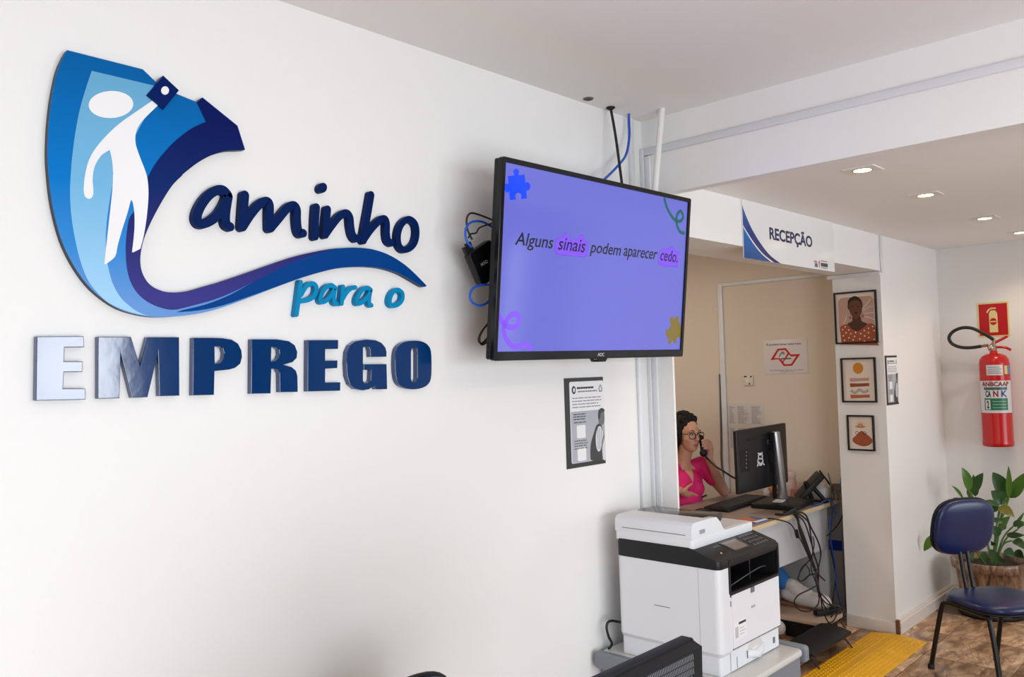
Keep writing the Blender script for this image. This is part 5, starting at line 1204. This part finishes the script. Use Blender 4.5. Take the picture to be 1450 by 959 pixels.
# cables behind the desk
def zk(p): return zp(1090, 680, 3.438, p)
def hang(pts, Y, r, m, label):
    P = [ony(*q, Y+0.008*math.sin(i*1.7)) for i, q in enumerate(zk(pts))]
    P = [ony(*q, 2.288) if (v.z < 0.748 and v.y > 2.288) else v for q, v in zip(zk(pts), P)]
    if P[0].z > 0.69: P = [Vector((P[0].x, P[0].y+0.09, DZ+r)), Vector((P[0].x, DY0+0.012, DZ+r+0.004))]+P[(1 if P[0].z > 0.735 else 0):]
    return cable('desk_cable', [tuple(v) for v in P], r, m, label, 7, 'cables hanging from the reception desk')
hang([(105, 128), (125, 150), (150, 260), (190, 360), (225, 450), (236, 520), (246, 575), (255, 610)], 2.27, 0.0075, black_cb, 'thickest black cable down the middle of the hanging bundle')
hang([(95, 135), (120, 170), (160, 260), (200, 370), (232, 470), (240, 545), (285, 610)], 2.285, 0.0055, black_cb, 'black cable next to the thickest one in the hanging bundle')
hang([(60, 170), (95, 210), (130, 260), (160, 310), (200, 400), (225, 460), (240, 560), (305, 615)], 2.255, 0.004, black_cb, 'thin black cable with a small block, outer edge of the bundle')
hang([(135, 132), (170, 165), (200, 230), (235, 300), (248, 360), (235, 430), (215, 440)], 2.28, 0.005, black_cb, 'black cable bowing out to the pillar side of the bundle')
hang([(140, 140), (165, 200), (200, 300), (210, 340), (205, 400), (230, 450), (268, 490)], 2.265, 0.0045, black_cb, 'black cable ending in a loose tip halfway down')
hang([(235, 510), (190, 535), (140, 560), (120, 595), (145, 632), (195, 638), (235, 605), (242, 540)], 2.20, 0.0042, black_cb, 'black cable loop hanging around the white shoe')
hang([(185, 400), (155, 430), (140, 480), (160, 490), (190, 465), (225, 455)], 2.28, 0.004, black_cb, 'short black cable arc left of the bundle middle')
hang([(245, 82), (280, 90), (300, 110), (300, 200), (292, 300), (310, 400), (322, 470), (310, 560), (300, 620)], 2.30, 0.0045, black_cb, 'black cable dropping along the tape at the desk end')
hang([(250, 86), (290, 95), (318, 130), (320, 180), (295, 190), (296, 280), (318, 420), (325, 520), (345, 615)], 2.285, 0.0034, blue_cb, 'blue cable dropping at the desk end')
hang([(358, 165), (330, 220), (278, 272)], 2.32, 0.0035, black_cb, 'short thin cable slanting near the pillar edge')
hang([(240, 560), (275, 600), (320, 620), (350, 650), (345, 690), (380, 730)], 2.16, 0.0042, black_cb, 'black cable trailing to the black footrest')
hang([(300, 610), (350, 625), (362, 670), (330, 690), (300, 670), (320, 640), (350, 650)], 2.14, 0.0042, black_cb, 'tangled black cable coil on the footrest corner')
def zk(p): return zp(1060, 720, 4.979, p)
hang([(380, 20), (415, 90), (440, 200), (455, 300), (480, 380), (495, 450), (488, 540)], 2.262, 0.0048, black_cb, 'black cable down the pillar side of the bundle core')
hang([(455, 200), (462, 260), (450, 330), (442, 430), (480, 540), (500, 640)], 2.25, 0.0036, black_cb, 'thin black cable weaving across the lower bundle')
hang([(345, 500), (370, 440), (415, 380), (440, 362)], 2.272, 0.0034, black_cb, 'thin black cable arching above the shoe laces')
hang([(400, 502), (430, 462), (424, 425), (405, 398), (420, 372)], 2.266, 0.0034, black_cb, 'small black cable curl above the shoe toe')
hang([(498, 590), (550, 640), (600, 700), (655, 722), (688, 762), (640, 792)], 2.15, 0.004, black_cb, 'black cable sweeping to the far footrest corner')
hang([(508, 600), (520, 700), (560, 800), (600, 792), (640, 722), (688, 742)], 2.12, 0.004, black_cb, 'black cable hanging over the front of the tan footrest')
hang([(490, 430), (470, 470), (488, 560), (540, 700), (600, 742), (650, 702), (612, 682), (572, 702)], 2.18, 0.004, black_cb, 'black cable curled around the power strip')
pA = Vector((4.93, 2.16, 0.128))
o = MB().prism(rrect(-0.085, -0.022, 0.085, 0.022, 0.006), 0.0, 0.028).build('power_strip', black_mt, None, rotz((4.985, 2.185, 0.135), -0.5), bevel=0.003); tag(o, 'black power strip on the tan footrest', 'power strip')
pB = ony(*zp(1090, 680, 3.438, [(132, 262)])[0], 2.255)
o = MB().tube([tuple(pB+Vector((-0.01, 0, 0.022))), tuple(pB+Vector((0.01, 0, -0.022)))], 0.0115, 10).build('cable_ferrite', black_mt); tag(o, 'small black block on the outer hanging cable', 'ferrite block')

# footrests
fr = thing('footrest', 'tan board footrest under the white shoe', 'footrest', Matrix.Translation((4.82, 2.13, 0)))
MB().prism(rrect(0.0, 0.0, 0.30, 0.42, 0.05), 0.10, 0.128).build('board', mat('tan_board', srgb(186, 160, 138), 0.55, noise=0.08, nscale=12), fr, bevel=0.004)
MB().box((0.03, 0.04, 0.0), (0.27, 0.38, 0.10)).build('black_base', black_mt, fr)
fr = thing('footrest', 'black tilted footrest with wire legs beside the yellow mat', 'footrest', Matrix.Translation((4.62, 2.06, 0)))
tilt = frame((0, 0, 0.088), (1, 0, 0), (0, 1, 0.20))
MB().prism(rrect(-0.255, -0.065, 0.255, 0.10, 0.012), 0.0, 0.018, tilt).build('platform', black_mt, fr, bevel=0.004)
for sx in (-0.22, 0.22):
    MB().tube([(sx, 0.0, 0.09), (sx+0.01, -0.075, 0.006)], 0.005, 8).build('leg', tube_bk, fr); MB().tube([(sx, 0.05, 0.095), (sx, 0.09, 0.006)], 0.005, 8).build('leg', tube_bk, fr)

# ================================================================ THE RECEPTIONIST
class Body:
    def __init__(self): self.mb = MB()
    def cap(self, a, ra, b, rb, n=14):
        a, b = Vector(a), Vector(b); d = b-a; L = d.length
        if L < 1e-6: self.mb.ball(a, ra, n); return self
        t = d/L; u = t.orthogonal().normalized(); w = t.cross(u); vs = []; fs = []; rings = []
        for i in range(5): th = PI/2*(1-i/4) ; rings.append((a-t*ra*math.sin(th), max(ra*math.cos(th), 1e-4)))
        for i in range(5): th = PI/2*(i/4); rings.append((b+t*rb*math.sin(th), max(rb*math.cos(th), 1e-4)))
        for c, r in rings:
            for j in range(n): an = 2*PI*j/n; vs.append(c+(u*math.cos(an)+w*math.sin(an))*r)
        for i in range(len(rings)-1):
            for j in range(n): fs.append((i*n+j, i*n+(j+1) % n, (i+1)*n+(j+1) % n, (i+1)*n+j))
        fs += [tuple(range(n-1, -1, -1)), tuple((len(rings)-1)*n+j for j in range(n))]
        self.mb.add(vs, fs, True); return self
    def chain(self, pts, rs):
        for i in range(len(pts)-1): self.cap(pts[i], rs[i], pts[i+1], rs[i+1])
        return self
    def ell(self, c, r, R=None): self.mb.ball(c, r, 20, R); return self
    def build(self, name, m, parent, voxel=0.006, it=3, fac=0.5):
        o = link(name, self.mb.mesh(name), None)
        r = o.modifiers.new('r', 'REMESH'); r.mode = 'VOXEL'; r.voxel_size = voxel; r.use_smooth_shade = True
        s = o.modifiers.new('s', 'SMOOTH'); s.iterations = it; s.factor = fac
        dg = bpy.context.evaluated_depsgraph_get(); dg.update()
        me = bpy.data.meshes.new_from_object(o.evaluated_get(dg)); old = o.data
        o.modifiers.clear(); o.data = me; bpy.data.meshes.remove(old); me.name = name
        for p in me.polygons: p.use_smooth = True
        me.materials.clear(); me.materials.append(m)
        if parent is not None:
            o.parent = parent; o.matrix_parent_inverse = parent.matrix_world.inverted()
        return o
skin = mat('skin', srgb(206, 150, 122), 0.5, sub=0.15, noise=0.04, nscale=30)
pink = mat('pink_shirt', srgb(226, 28, 112), 0.7, noise=0.06, nscale=18, bump=0.1, bscale=40)
hairm = mat('dark_hair', (0.010, 0.007, 0.006), 0.6, spec=0.2, noise=0.4, nscale=60, bump=0.4, bscale=90)
jean = mat('blue_trousers', srgb(40, 110, 180), 0.8, noise=0.1, nscale=20)
EYE = onz(985.5, 616, 1.19)
FW = Vector((-0.32, -0.945, -0.06)).normalized(); LF = Vector((0, 0, 1)).cross(FW).normalized(); UP = FW.cross(LF)
HC = EYE-FW*0.085
HR = Matrix((LF, FW, UP)).transposed()
def hd_(x, y, z): return HC+LF*x+FW*y+UP*z
HR4 = HR.to_4x4()
person = thing('person', 'seated woman in pink shirt and dark glasses holding a phone', 'person', Matrix.Translation((HC.x, HC.y+0.15, 0)))
NB = hd_(0, -0.03, -0.19)
LS = NB+LF*0.150+Vector((0, 0.01, -0.035)); RS = NB-LF*0.155+Vector((0, 0.02, -0.035))
ELB = Vector((5.175, 2.955, 0.785)); WR = ony(1004, 651, 2.955)
RELB = Vector((4.66, 3.13, 0.80)); RWR = onz(962, 694, 0.835)
HIP = Vector((NB.x+0.01, NB.y+0.14, 0.52))
b = Body()
b.ell(hd_(0, -0.015, 0.02), (0.074, 0.092, 0.095), HR4).ell(hd_(0, 0.028, -0.035), (0.060, 0.060, 0.082), HR4).ell(hd_(0, 0.035, -0.083), (0.043, 0.046, 0.034), HR4)
b.ell(hd_(0, 0.064, -0.100), (0.019, 0.016, 0.015), HR4)
for s in (-1, 1):
    b.ell(hd_(s*0.034, 0.054, -0.036), (0.024, 0.024, 0.026), HR4).ell(hd_(s*0.075, -0.012, -0.012), (0.010, 0.019, 0.030), HR4)
    b.ell(hd_(s*0.011, 0.094, -0.033), (0.008, 0.009, 0.007), HR4).ell(hd_(s*0.030, 0.078, 0.021), (0.024, 0.010, 0.007), HR4)
b.chain([hd_(0, 0.082, 0.010), hd_(0, 0.098, -0.018), hd_(0, 0.104, -0.030)], [0.0085, 0.0095, 0.0105])
b.ell(hd_(0, 0.084, -0.062), (0.021, 0.012, 0.007), HR4).ell(hd_(0, 0.082, -0.071), (0.018, 0.011, 0.007), HR4)
b.chain([hd_(0, -0.012, -0.075), NB+Vector((0, 0.01, 0.01)), NB+Vector((0, 0.03, -0.06))], [0.048, 0.050, 0.058])
# torso and hidden legs
b.chain([NB+Vector((0, 0.03, -0.08)), NB+Vector((0.0, 0.06, -0.22)), HIP+Vector((0, 0, 0.06))], [0.055, 0.080, 0.110])
b.chain([LS, ELB], [0.045, 0.036]).chain([ELB, ELB*0.55+WR*0.45, WR], [0.037, 0.036, 0.024])
b.chain([RS, RELB], [0.045, 0.036]).chain([RELB, RWR], [0.036, 0.024])
b.cap(NB+Vector((0, 0.03, -0.07)), 0.05, LS, 0.042).cap(NB+Vector((0, 0.03, -0.07)), 0.05, RS, 0.042)
KL = Vector((5.06, 2.74, 0.52)); AL = Vector((5.05, 2.455, 0.235)); KR = Vector((4.84, 2.72, 0.52)); AR = Vector((4.80, 2.62, 0.10))
b.chain([HIP+LF*0.08, KL, AL], [0.085, 0.055, 0.036]).chain([HIP-LF*0.08, KR, AR], [0.085, 0.055, 0.036])
# left hand closed round the handset
def w_(x, y, Y): return ony(x, y, Y)
PHY = 2.955
def zz(x, y): return 950+x/6.391, 570+y/6.391
def h7(x, y, Y): return ony(*zz(x, y), Y)
palm = h7(345, 425, 2.965)
b.chain([WR, palm], [0.024, 0.030]).chain([palm, h7(335, 370, 2.965)], [0.030, 0.027])
for (kx, ky), (mx_, my_), (tx, ty), r in (((335, 352), (305, 338), (282, 348), 0.0085), ((345, 378), (315, 366), (285, 372), 0.0090), ((350, 402), (320, 392), (288, 398), 0.0088), ((350, 425), (325, 418), (298, 422), 0.0078)):
    b.chain([h7(kx, ky, 2.955), h7(mx_, my_, 2.935), h7(tx, ty, 2.942)], [r*1.15, r, r*0.85])
b.chain([h7(345, 440, 2.97), h7(325, 445, 2.985), h7(290, 400, 2.99)], [0.013, 0.010, 0.009])
# right hand open over the desk
RY = RWR.y
def hr(x, y, dy=0.0): return ony(*zz(x, y), RY+dy)
rp = hr(130, 822)
b.chain([RWR, rp, hr(165, 832)], [0.023, 0.027, 0.022])
for (kx, ky), (mx_, my_), (tx, ty), dy, r in (((170, 815), (225, 838), (290, 862), -0.03, 0.0085), ((172, 835), (225, 855), (285, 878), -0.015, 0.0088), ((165, 850), (212, 868), (262, 886), 0.0, 0.0085), ((150, 858), (190, 875), (228, 886), 0.015, 0.0075)):
    b.chain([hr(kx, ky, dy*0.6), hr(mx_, my_, dy), hr(tx, ty, dy)], [r*1.1, r, r*0.8])
b.chain([hr(115, 805, -0.02), hr(150, 765, -0.03), hr(190, 738, -0.035)], [0.013, 0.0095, 0.008])
body = b.build('body', skin, person, 0.0048, 2, 0.4)
# shirt
s_ = Body()
def tb(x, y, z): return NB+LF*x+FW*y+Vector((0, 0, z))-FW*0.02
SE = [((0, 0, -0.165), (0.150, 0.098, 0.125)), ((0, -0.03, -0.36), (0.132, 0.105, 0.20)), ((0.062, 0.055, -0.185), (0.056, 0.056, 0.062)), ((-0.062, 0.055, -0.185), (0.056, 0.056, 0.062)), ((0, 0.02, -0.27), (0.120, 0.085, 0.12))]
for c_, r_ in SE: s_.ell(tb(*c_), r_, HR4)
UA = LS.lerp(ELB, 0.52); UB = RS.lerp(RELB, 0.52)
s_.cap(tb(0.045, -0.005, -0.055), 0.046, LS, 0.056).cap(LS, 0.056, UA, 0.053).cap(tb(-0.045, -0.005, -0.055), 0.046, RS, 0.056).cap(RS, 0.056, UB, 0.053)
shirt = s_.build('shirt', pink, person, 0.006, 3, 0.5); shirt['label'] = 'pink short-sleeved V-neck shirt'
# V-shaped opening of the neckline, following the front of the chest
from mathutils.bvhtree import BVHTree
bv = BVHTree.FromPolygons([v.co.copy() for v in shirt.data.vertices], [tuple(q.vertices) for q in shirt.data.polygons])
vs = []; fs = []; NR = 8
for i in range(NR+1):
    t = i/NR; z = -0.015-0.115*t; hw = 0.048*(1-t)+0.001
    for k in range(7):
        x = hw*(k/3-1); org = tb(x, 0.4, z); hit = bv.ray_cast(org, -FW)
        vs.append((hit[0] if hit[0] is not None and (hit[0]-org).length < 0.43 else tb(x, 0.03, z))+FW*0.003)
for i in range(NR):
    for k in range(6): fs.append((7*i+k, 7*i+k+1, 7*i+k+8, 7*i+k+7))
vn = MB().add(vs, fs, True)
q = vn.build('neck_opening', skin, None); q.parent = person; q.matrix_parent_inverse = person.matrix_world.inverted()
# trousers and shoes
t_ = Body()
t_.chain([HIP+LF*0.08, KL, AL+(KL-AL)*0.10], [0.105, 0.068, 0.050]).chain([HIP-LF*0.08, KR, AR+(KR-AR)*0.10], [0.105, 0.068, 0.050]).ell(HIP, (0.17, 0.13, 0.11))
tr = t_.build('trousers', jean, person, 0.008, 2, 0.4)
shm = mat('white_leather_shoe', (0.60, 0.56, 0.54), 0.6, noise=0.08, nscale=25, bump=0.2, bscale=60); solem = mat('brown_sole', srgb(120, 78, 58), 0.7)
def shoe(A, yaw, pitch, sc=1.0):
    M = Matrix.Translation(A) @ Matrix.Rotation(yaw, 4, 'Z') @ Matrix.Rotation(pitch, 4, 'X')     # +y = toe
    sb = Body()
    f = lambda x, y, z: M @ Vector((x*sc, y*sc, z*sc))
    sb.chain([f(0, -0.035, -0.045), f(0, 0.06, -0.052), f(0, 0.15, -0.060), f(0.004, 0.185, -0.062)], [0.046, 0.056, 0.056, 0.050]).chain([f(0, -0.02, 0.01), f(0, 0.04, -0.03), f(0, 0.12, -0.055)], [0.044, 0.054, 0.050])
    so = sb.build('shoe', shm, person, 0.006, 3, 0.5)
    sl_ = MB().prism([(x*sc, y*sc) for x, y in smooth([(-0.036, -0.06), (-0.03, -0.078), (0.0, -0.084), (0.03, -0.078), (0.036, -0.06), (0.036, 0.05), (0.044, 0.13), (0.036, 0.21), (0.004, 0.238), (-0.034, 0.21), (-0.042, 0.13), (-0.036, 0.05)], 3, True)], -0.112*sc, -0.090*sc, M).build('sole', solem, so)
    sl_.matrix_parent_inverse = so.matrix_world.inverted()
    lc = MB()
    for i in range(5):
        y = 0.045+i*0.020; z = 0.020-i*0.0075
        lc.tube([f(-0.024, y, z-0.008), f(0, y+0.006, z+0.004), f(0.024, y, z-0.008)], 0.003*sc, 6)
    l_ = lc.build('laces', mat('lace_white', (0.7, 0.66, 0.62), 0.7), so); l_.matrix_parent_inverse = so.matrix_world.inverted()
    return so
shoe(Vector((5.055, 2.425, 0.243)), PI+0.12, -0.06, 1.0)
shoe(Vector((4.80, 2.60, 0.115)), PI, 0.0)
cuff = Body().cap(AL+(KL-AL)*0.10, 0.050, AL+(KL-AL)*0.35, 0.056).build('trouser_cuff', jean, person, 0.006, 1, 0.3)
# hair
random.seed(21)
h = Body(); h.ell(hd_(0, -0.034, 0.040), (0.084, 0.098, 0.092), HR4).ell(hd_(0, -0.075, -0.03), (0.080, 0.055, 0.10), HR4).ell(hd_(0.0, -0.055, 0.105), (0.055, 0.055, 0.045), HR4)
for s in (-1, 1): h.ell(hd_(s*0.070, -0.022, 0.0), (0.022, 0.048, 0.075), HR4)
for i in range(190):
    th = random.uniform(0, 2*PI); ph_ = random.uniform(-1.25, 1.5)
    x, y, z = math.cos(ph_)*math.cos(th), math.cos(ph_)*math.sin(th), math.sin(ph_)
    if y > 0.40 and z < 0.60: continue
    if y > 0.16 and z < -0.25: continue
    h.ell(hd_(x*0.088, -0.036+y*0.100, 0.030+z*0.106), (0.010+0.009*random.random(),)*3)
for i in range(44):
    a = random.uniform(PI*0.98, PI*2.02); h.ell(hd_(math.cos(a)*0.082, -0.028+math.sin(a)*0.075, random.uniform(-0.15, -0.03)), (0.012+0.008*random.random(),)*3)
h.build('hair', hairm, person, 0.0045, 1, 0.3)
def pc(mb, name, m):
    q = mb.build(name, m); q.parent = person; q.matrix_parent_inverse = person.matrix_world.inverted(); return q
gl = MB(); gm_ = mat('glasses_dark', (0.014, 0.010, 0.012), 0.25)
for s in (-1, 1):
    ring = [hd_(s*0.035+0.0265*math.copysign(abs(math.cos(a))**0.8, math.cos(a)), 0.094-0.10*abs(s*0.035+0.0265*math.cos(a))**1.6*2.2, -0.004+0.021*math.copysign(abs(math.sin(a))**0.8, math.sin(a))) for a in [2*PI*i/24 for i in range(25)]]
    gl.tube(ring, 0.0026, 6, cap=False)
    gl.tube([hd_(s*0.060, 0.080, 0.006), hd_(s*0.078, 0.04, 0.004), hd_(s*0.081, -0.02, 0.0)], 0.0024, 6)
gl.tube(smooth([hd_(-0.009, 0.094, 0.002), hd_(0, 0.099, 0.004), hd_(0.009, 0.094, 0.002)], 3), 0.0024, 6)
pc(gl, 'glasses', gm_)
ew_ = mat('eye_white', (0.62, 0.58, 0.56), 0.2); ei = mat('eye_iris', (0.02, 0.012, 0.008), 0.2)
for s in (-1, 1):
    pc(MB().ball(hd_(s*0.031, 0.073, -0.001), (0.0120, 0.009, 0.0048), 12, HR4), 'eye', ew_)
    pc(MB().ball(hd_(s*0.031+0.003, 0.0785, -0.001), (0.0062, 0.0042, 0.0050), 10, HR4), 'iris', ei)
    pc(MB().tube([hd_(s*0.015, 0.090, 0.024), hd_(s*0.032, 0.088, 0.030), hd_(s*0.047, 0.074, 0.025)], [0.0026, 0.003, 0.0018], 6), 'eyebrow', hairm)
    pc(MB().tube(smooth([hd_(s*0.018, 0.083, 0.003), hd_(s*0.031, 0.084, 0.0075), hd_(s*0.045, 0.076, 0.002)], 3), 0.0016, 6), 'eyelash', hairm)
lipm = mat('lips', srgb(168, 84, 82), 0.45)
pc(MB().ball(hd_(0, 0.0875, -0.0625), (0.020, 0.0105, 0.0045), 12, HR4).ball(hd_(0, 0.0855, -0.0705), (0.017, 0.0105, 0.0050), 12, HR4), 'lips', lipm)
pc(MB().ball(hd_(-0.080, -0.010, -0.045), 0.005, 8), 'earring', mat('earring_gold', (0.6, 0.45, 0.25), 0.3, 0.8))
# telephone handset and its cord
hs = thing('phone_handset', 'black telephone handset at the seated woman\'s ear', 'telephone handset', Matrix.Translation(h7(285, 400, 2.955)))
i0 = hs.matrix_world.inverted()
def hl_(x, y, Y): return i0 @ h7(x, y, Y)
MB().tube(smooth([hl_(272, 335, 2.985), hl_(275, 365, 2.968), hl_(281, 410, 2.958), hl_(292, 455, 2.952)], 6), [0.014]*3+[0.012]*13+[0.015]*3, 12).build('grip', black_mt, hs)
MB().ball(hl_(296, 458, 2.945), (0.030, 0.026, 0.026), 16).build('mouthpiece', black_mt, hs)
MB().ball(hl_(271, 328, 2.995), (0.022, 0.022, 0.026), 16).build('earpiece', black_mt, hs)
cable('handset_cord', [tuple(h7(x, y, Y)) for x, y, Y in ((300, 478, 2.945), (335, 512, 2.92), (400, 575, 2.86), (470, 620, 2.80), (540, 665, 2.75), (605, 700, 2.70), (640, 720, 2.66))], 0.0062, black_cb, 'black coiled cord from the handset down behind the monitor')
o = MB().tube([tuple(hr(262, 862, -0.03)), tuple(hr(322, 842, -0.04))], 0.006, 8).build('pen', black_mt); tag(o, 'short black pen between the woman\'s open fingers', 'pen')
# her chair
oc = thing('swivel_chair', 'black swivel chair the woman sits on, hidden by desk and wall', 'chair', Matrix.Translation((HIP.x, HIP.y+0.02, 0)))
cushion('seat', 0.48, 0.46, 0.05, black_mt, oc, Matrix.Translation((0, 0, 0.345)), 3, 0.008)
MB().lathe([(0.03, 0.08), (0.03, 0.36)], 16).build('column', black_mt, oc)
for i in range(5):
    a = 2*PI*i/5+0.3; c_, s__ = math.cos(a), math.sin(a)
    MB().tube([(0, 0, 0.09), (c_*0.28, s__*0.28, 0.06)], [0.022, 0.014], 8).build('foot_spoke', black_mt, oc)
    MB().ball((c_*0.28, s__*0.28, 0.026), 0.026, 10).build('caster', black_mt, oc)
MB().prism(rrect(-0.20, 0.50, 0.20, 0.86, 0.06), 0.0, 0.05, frame((0, 0.27, 0), (1, 0, 0), (0, 0, 1))).build('backrest', black_mt, oc, bevel=0.01)
MB().box((-0.03, 0.20, 0.35), (0.03, 0.26, 0.56)).build('back_bar', black_mt, oc)
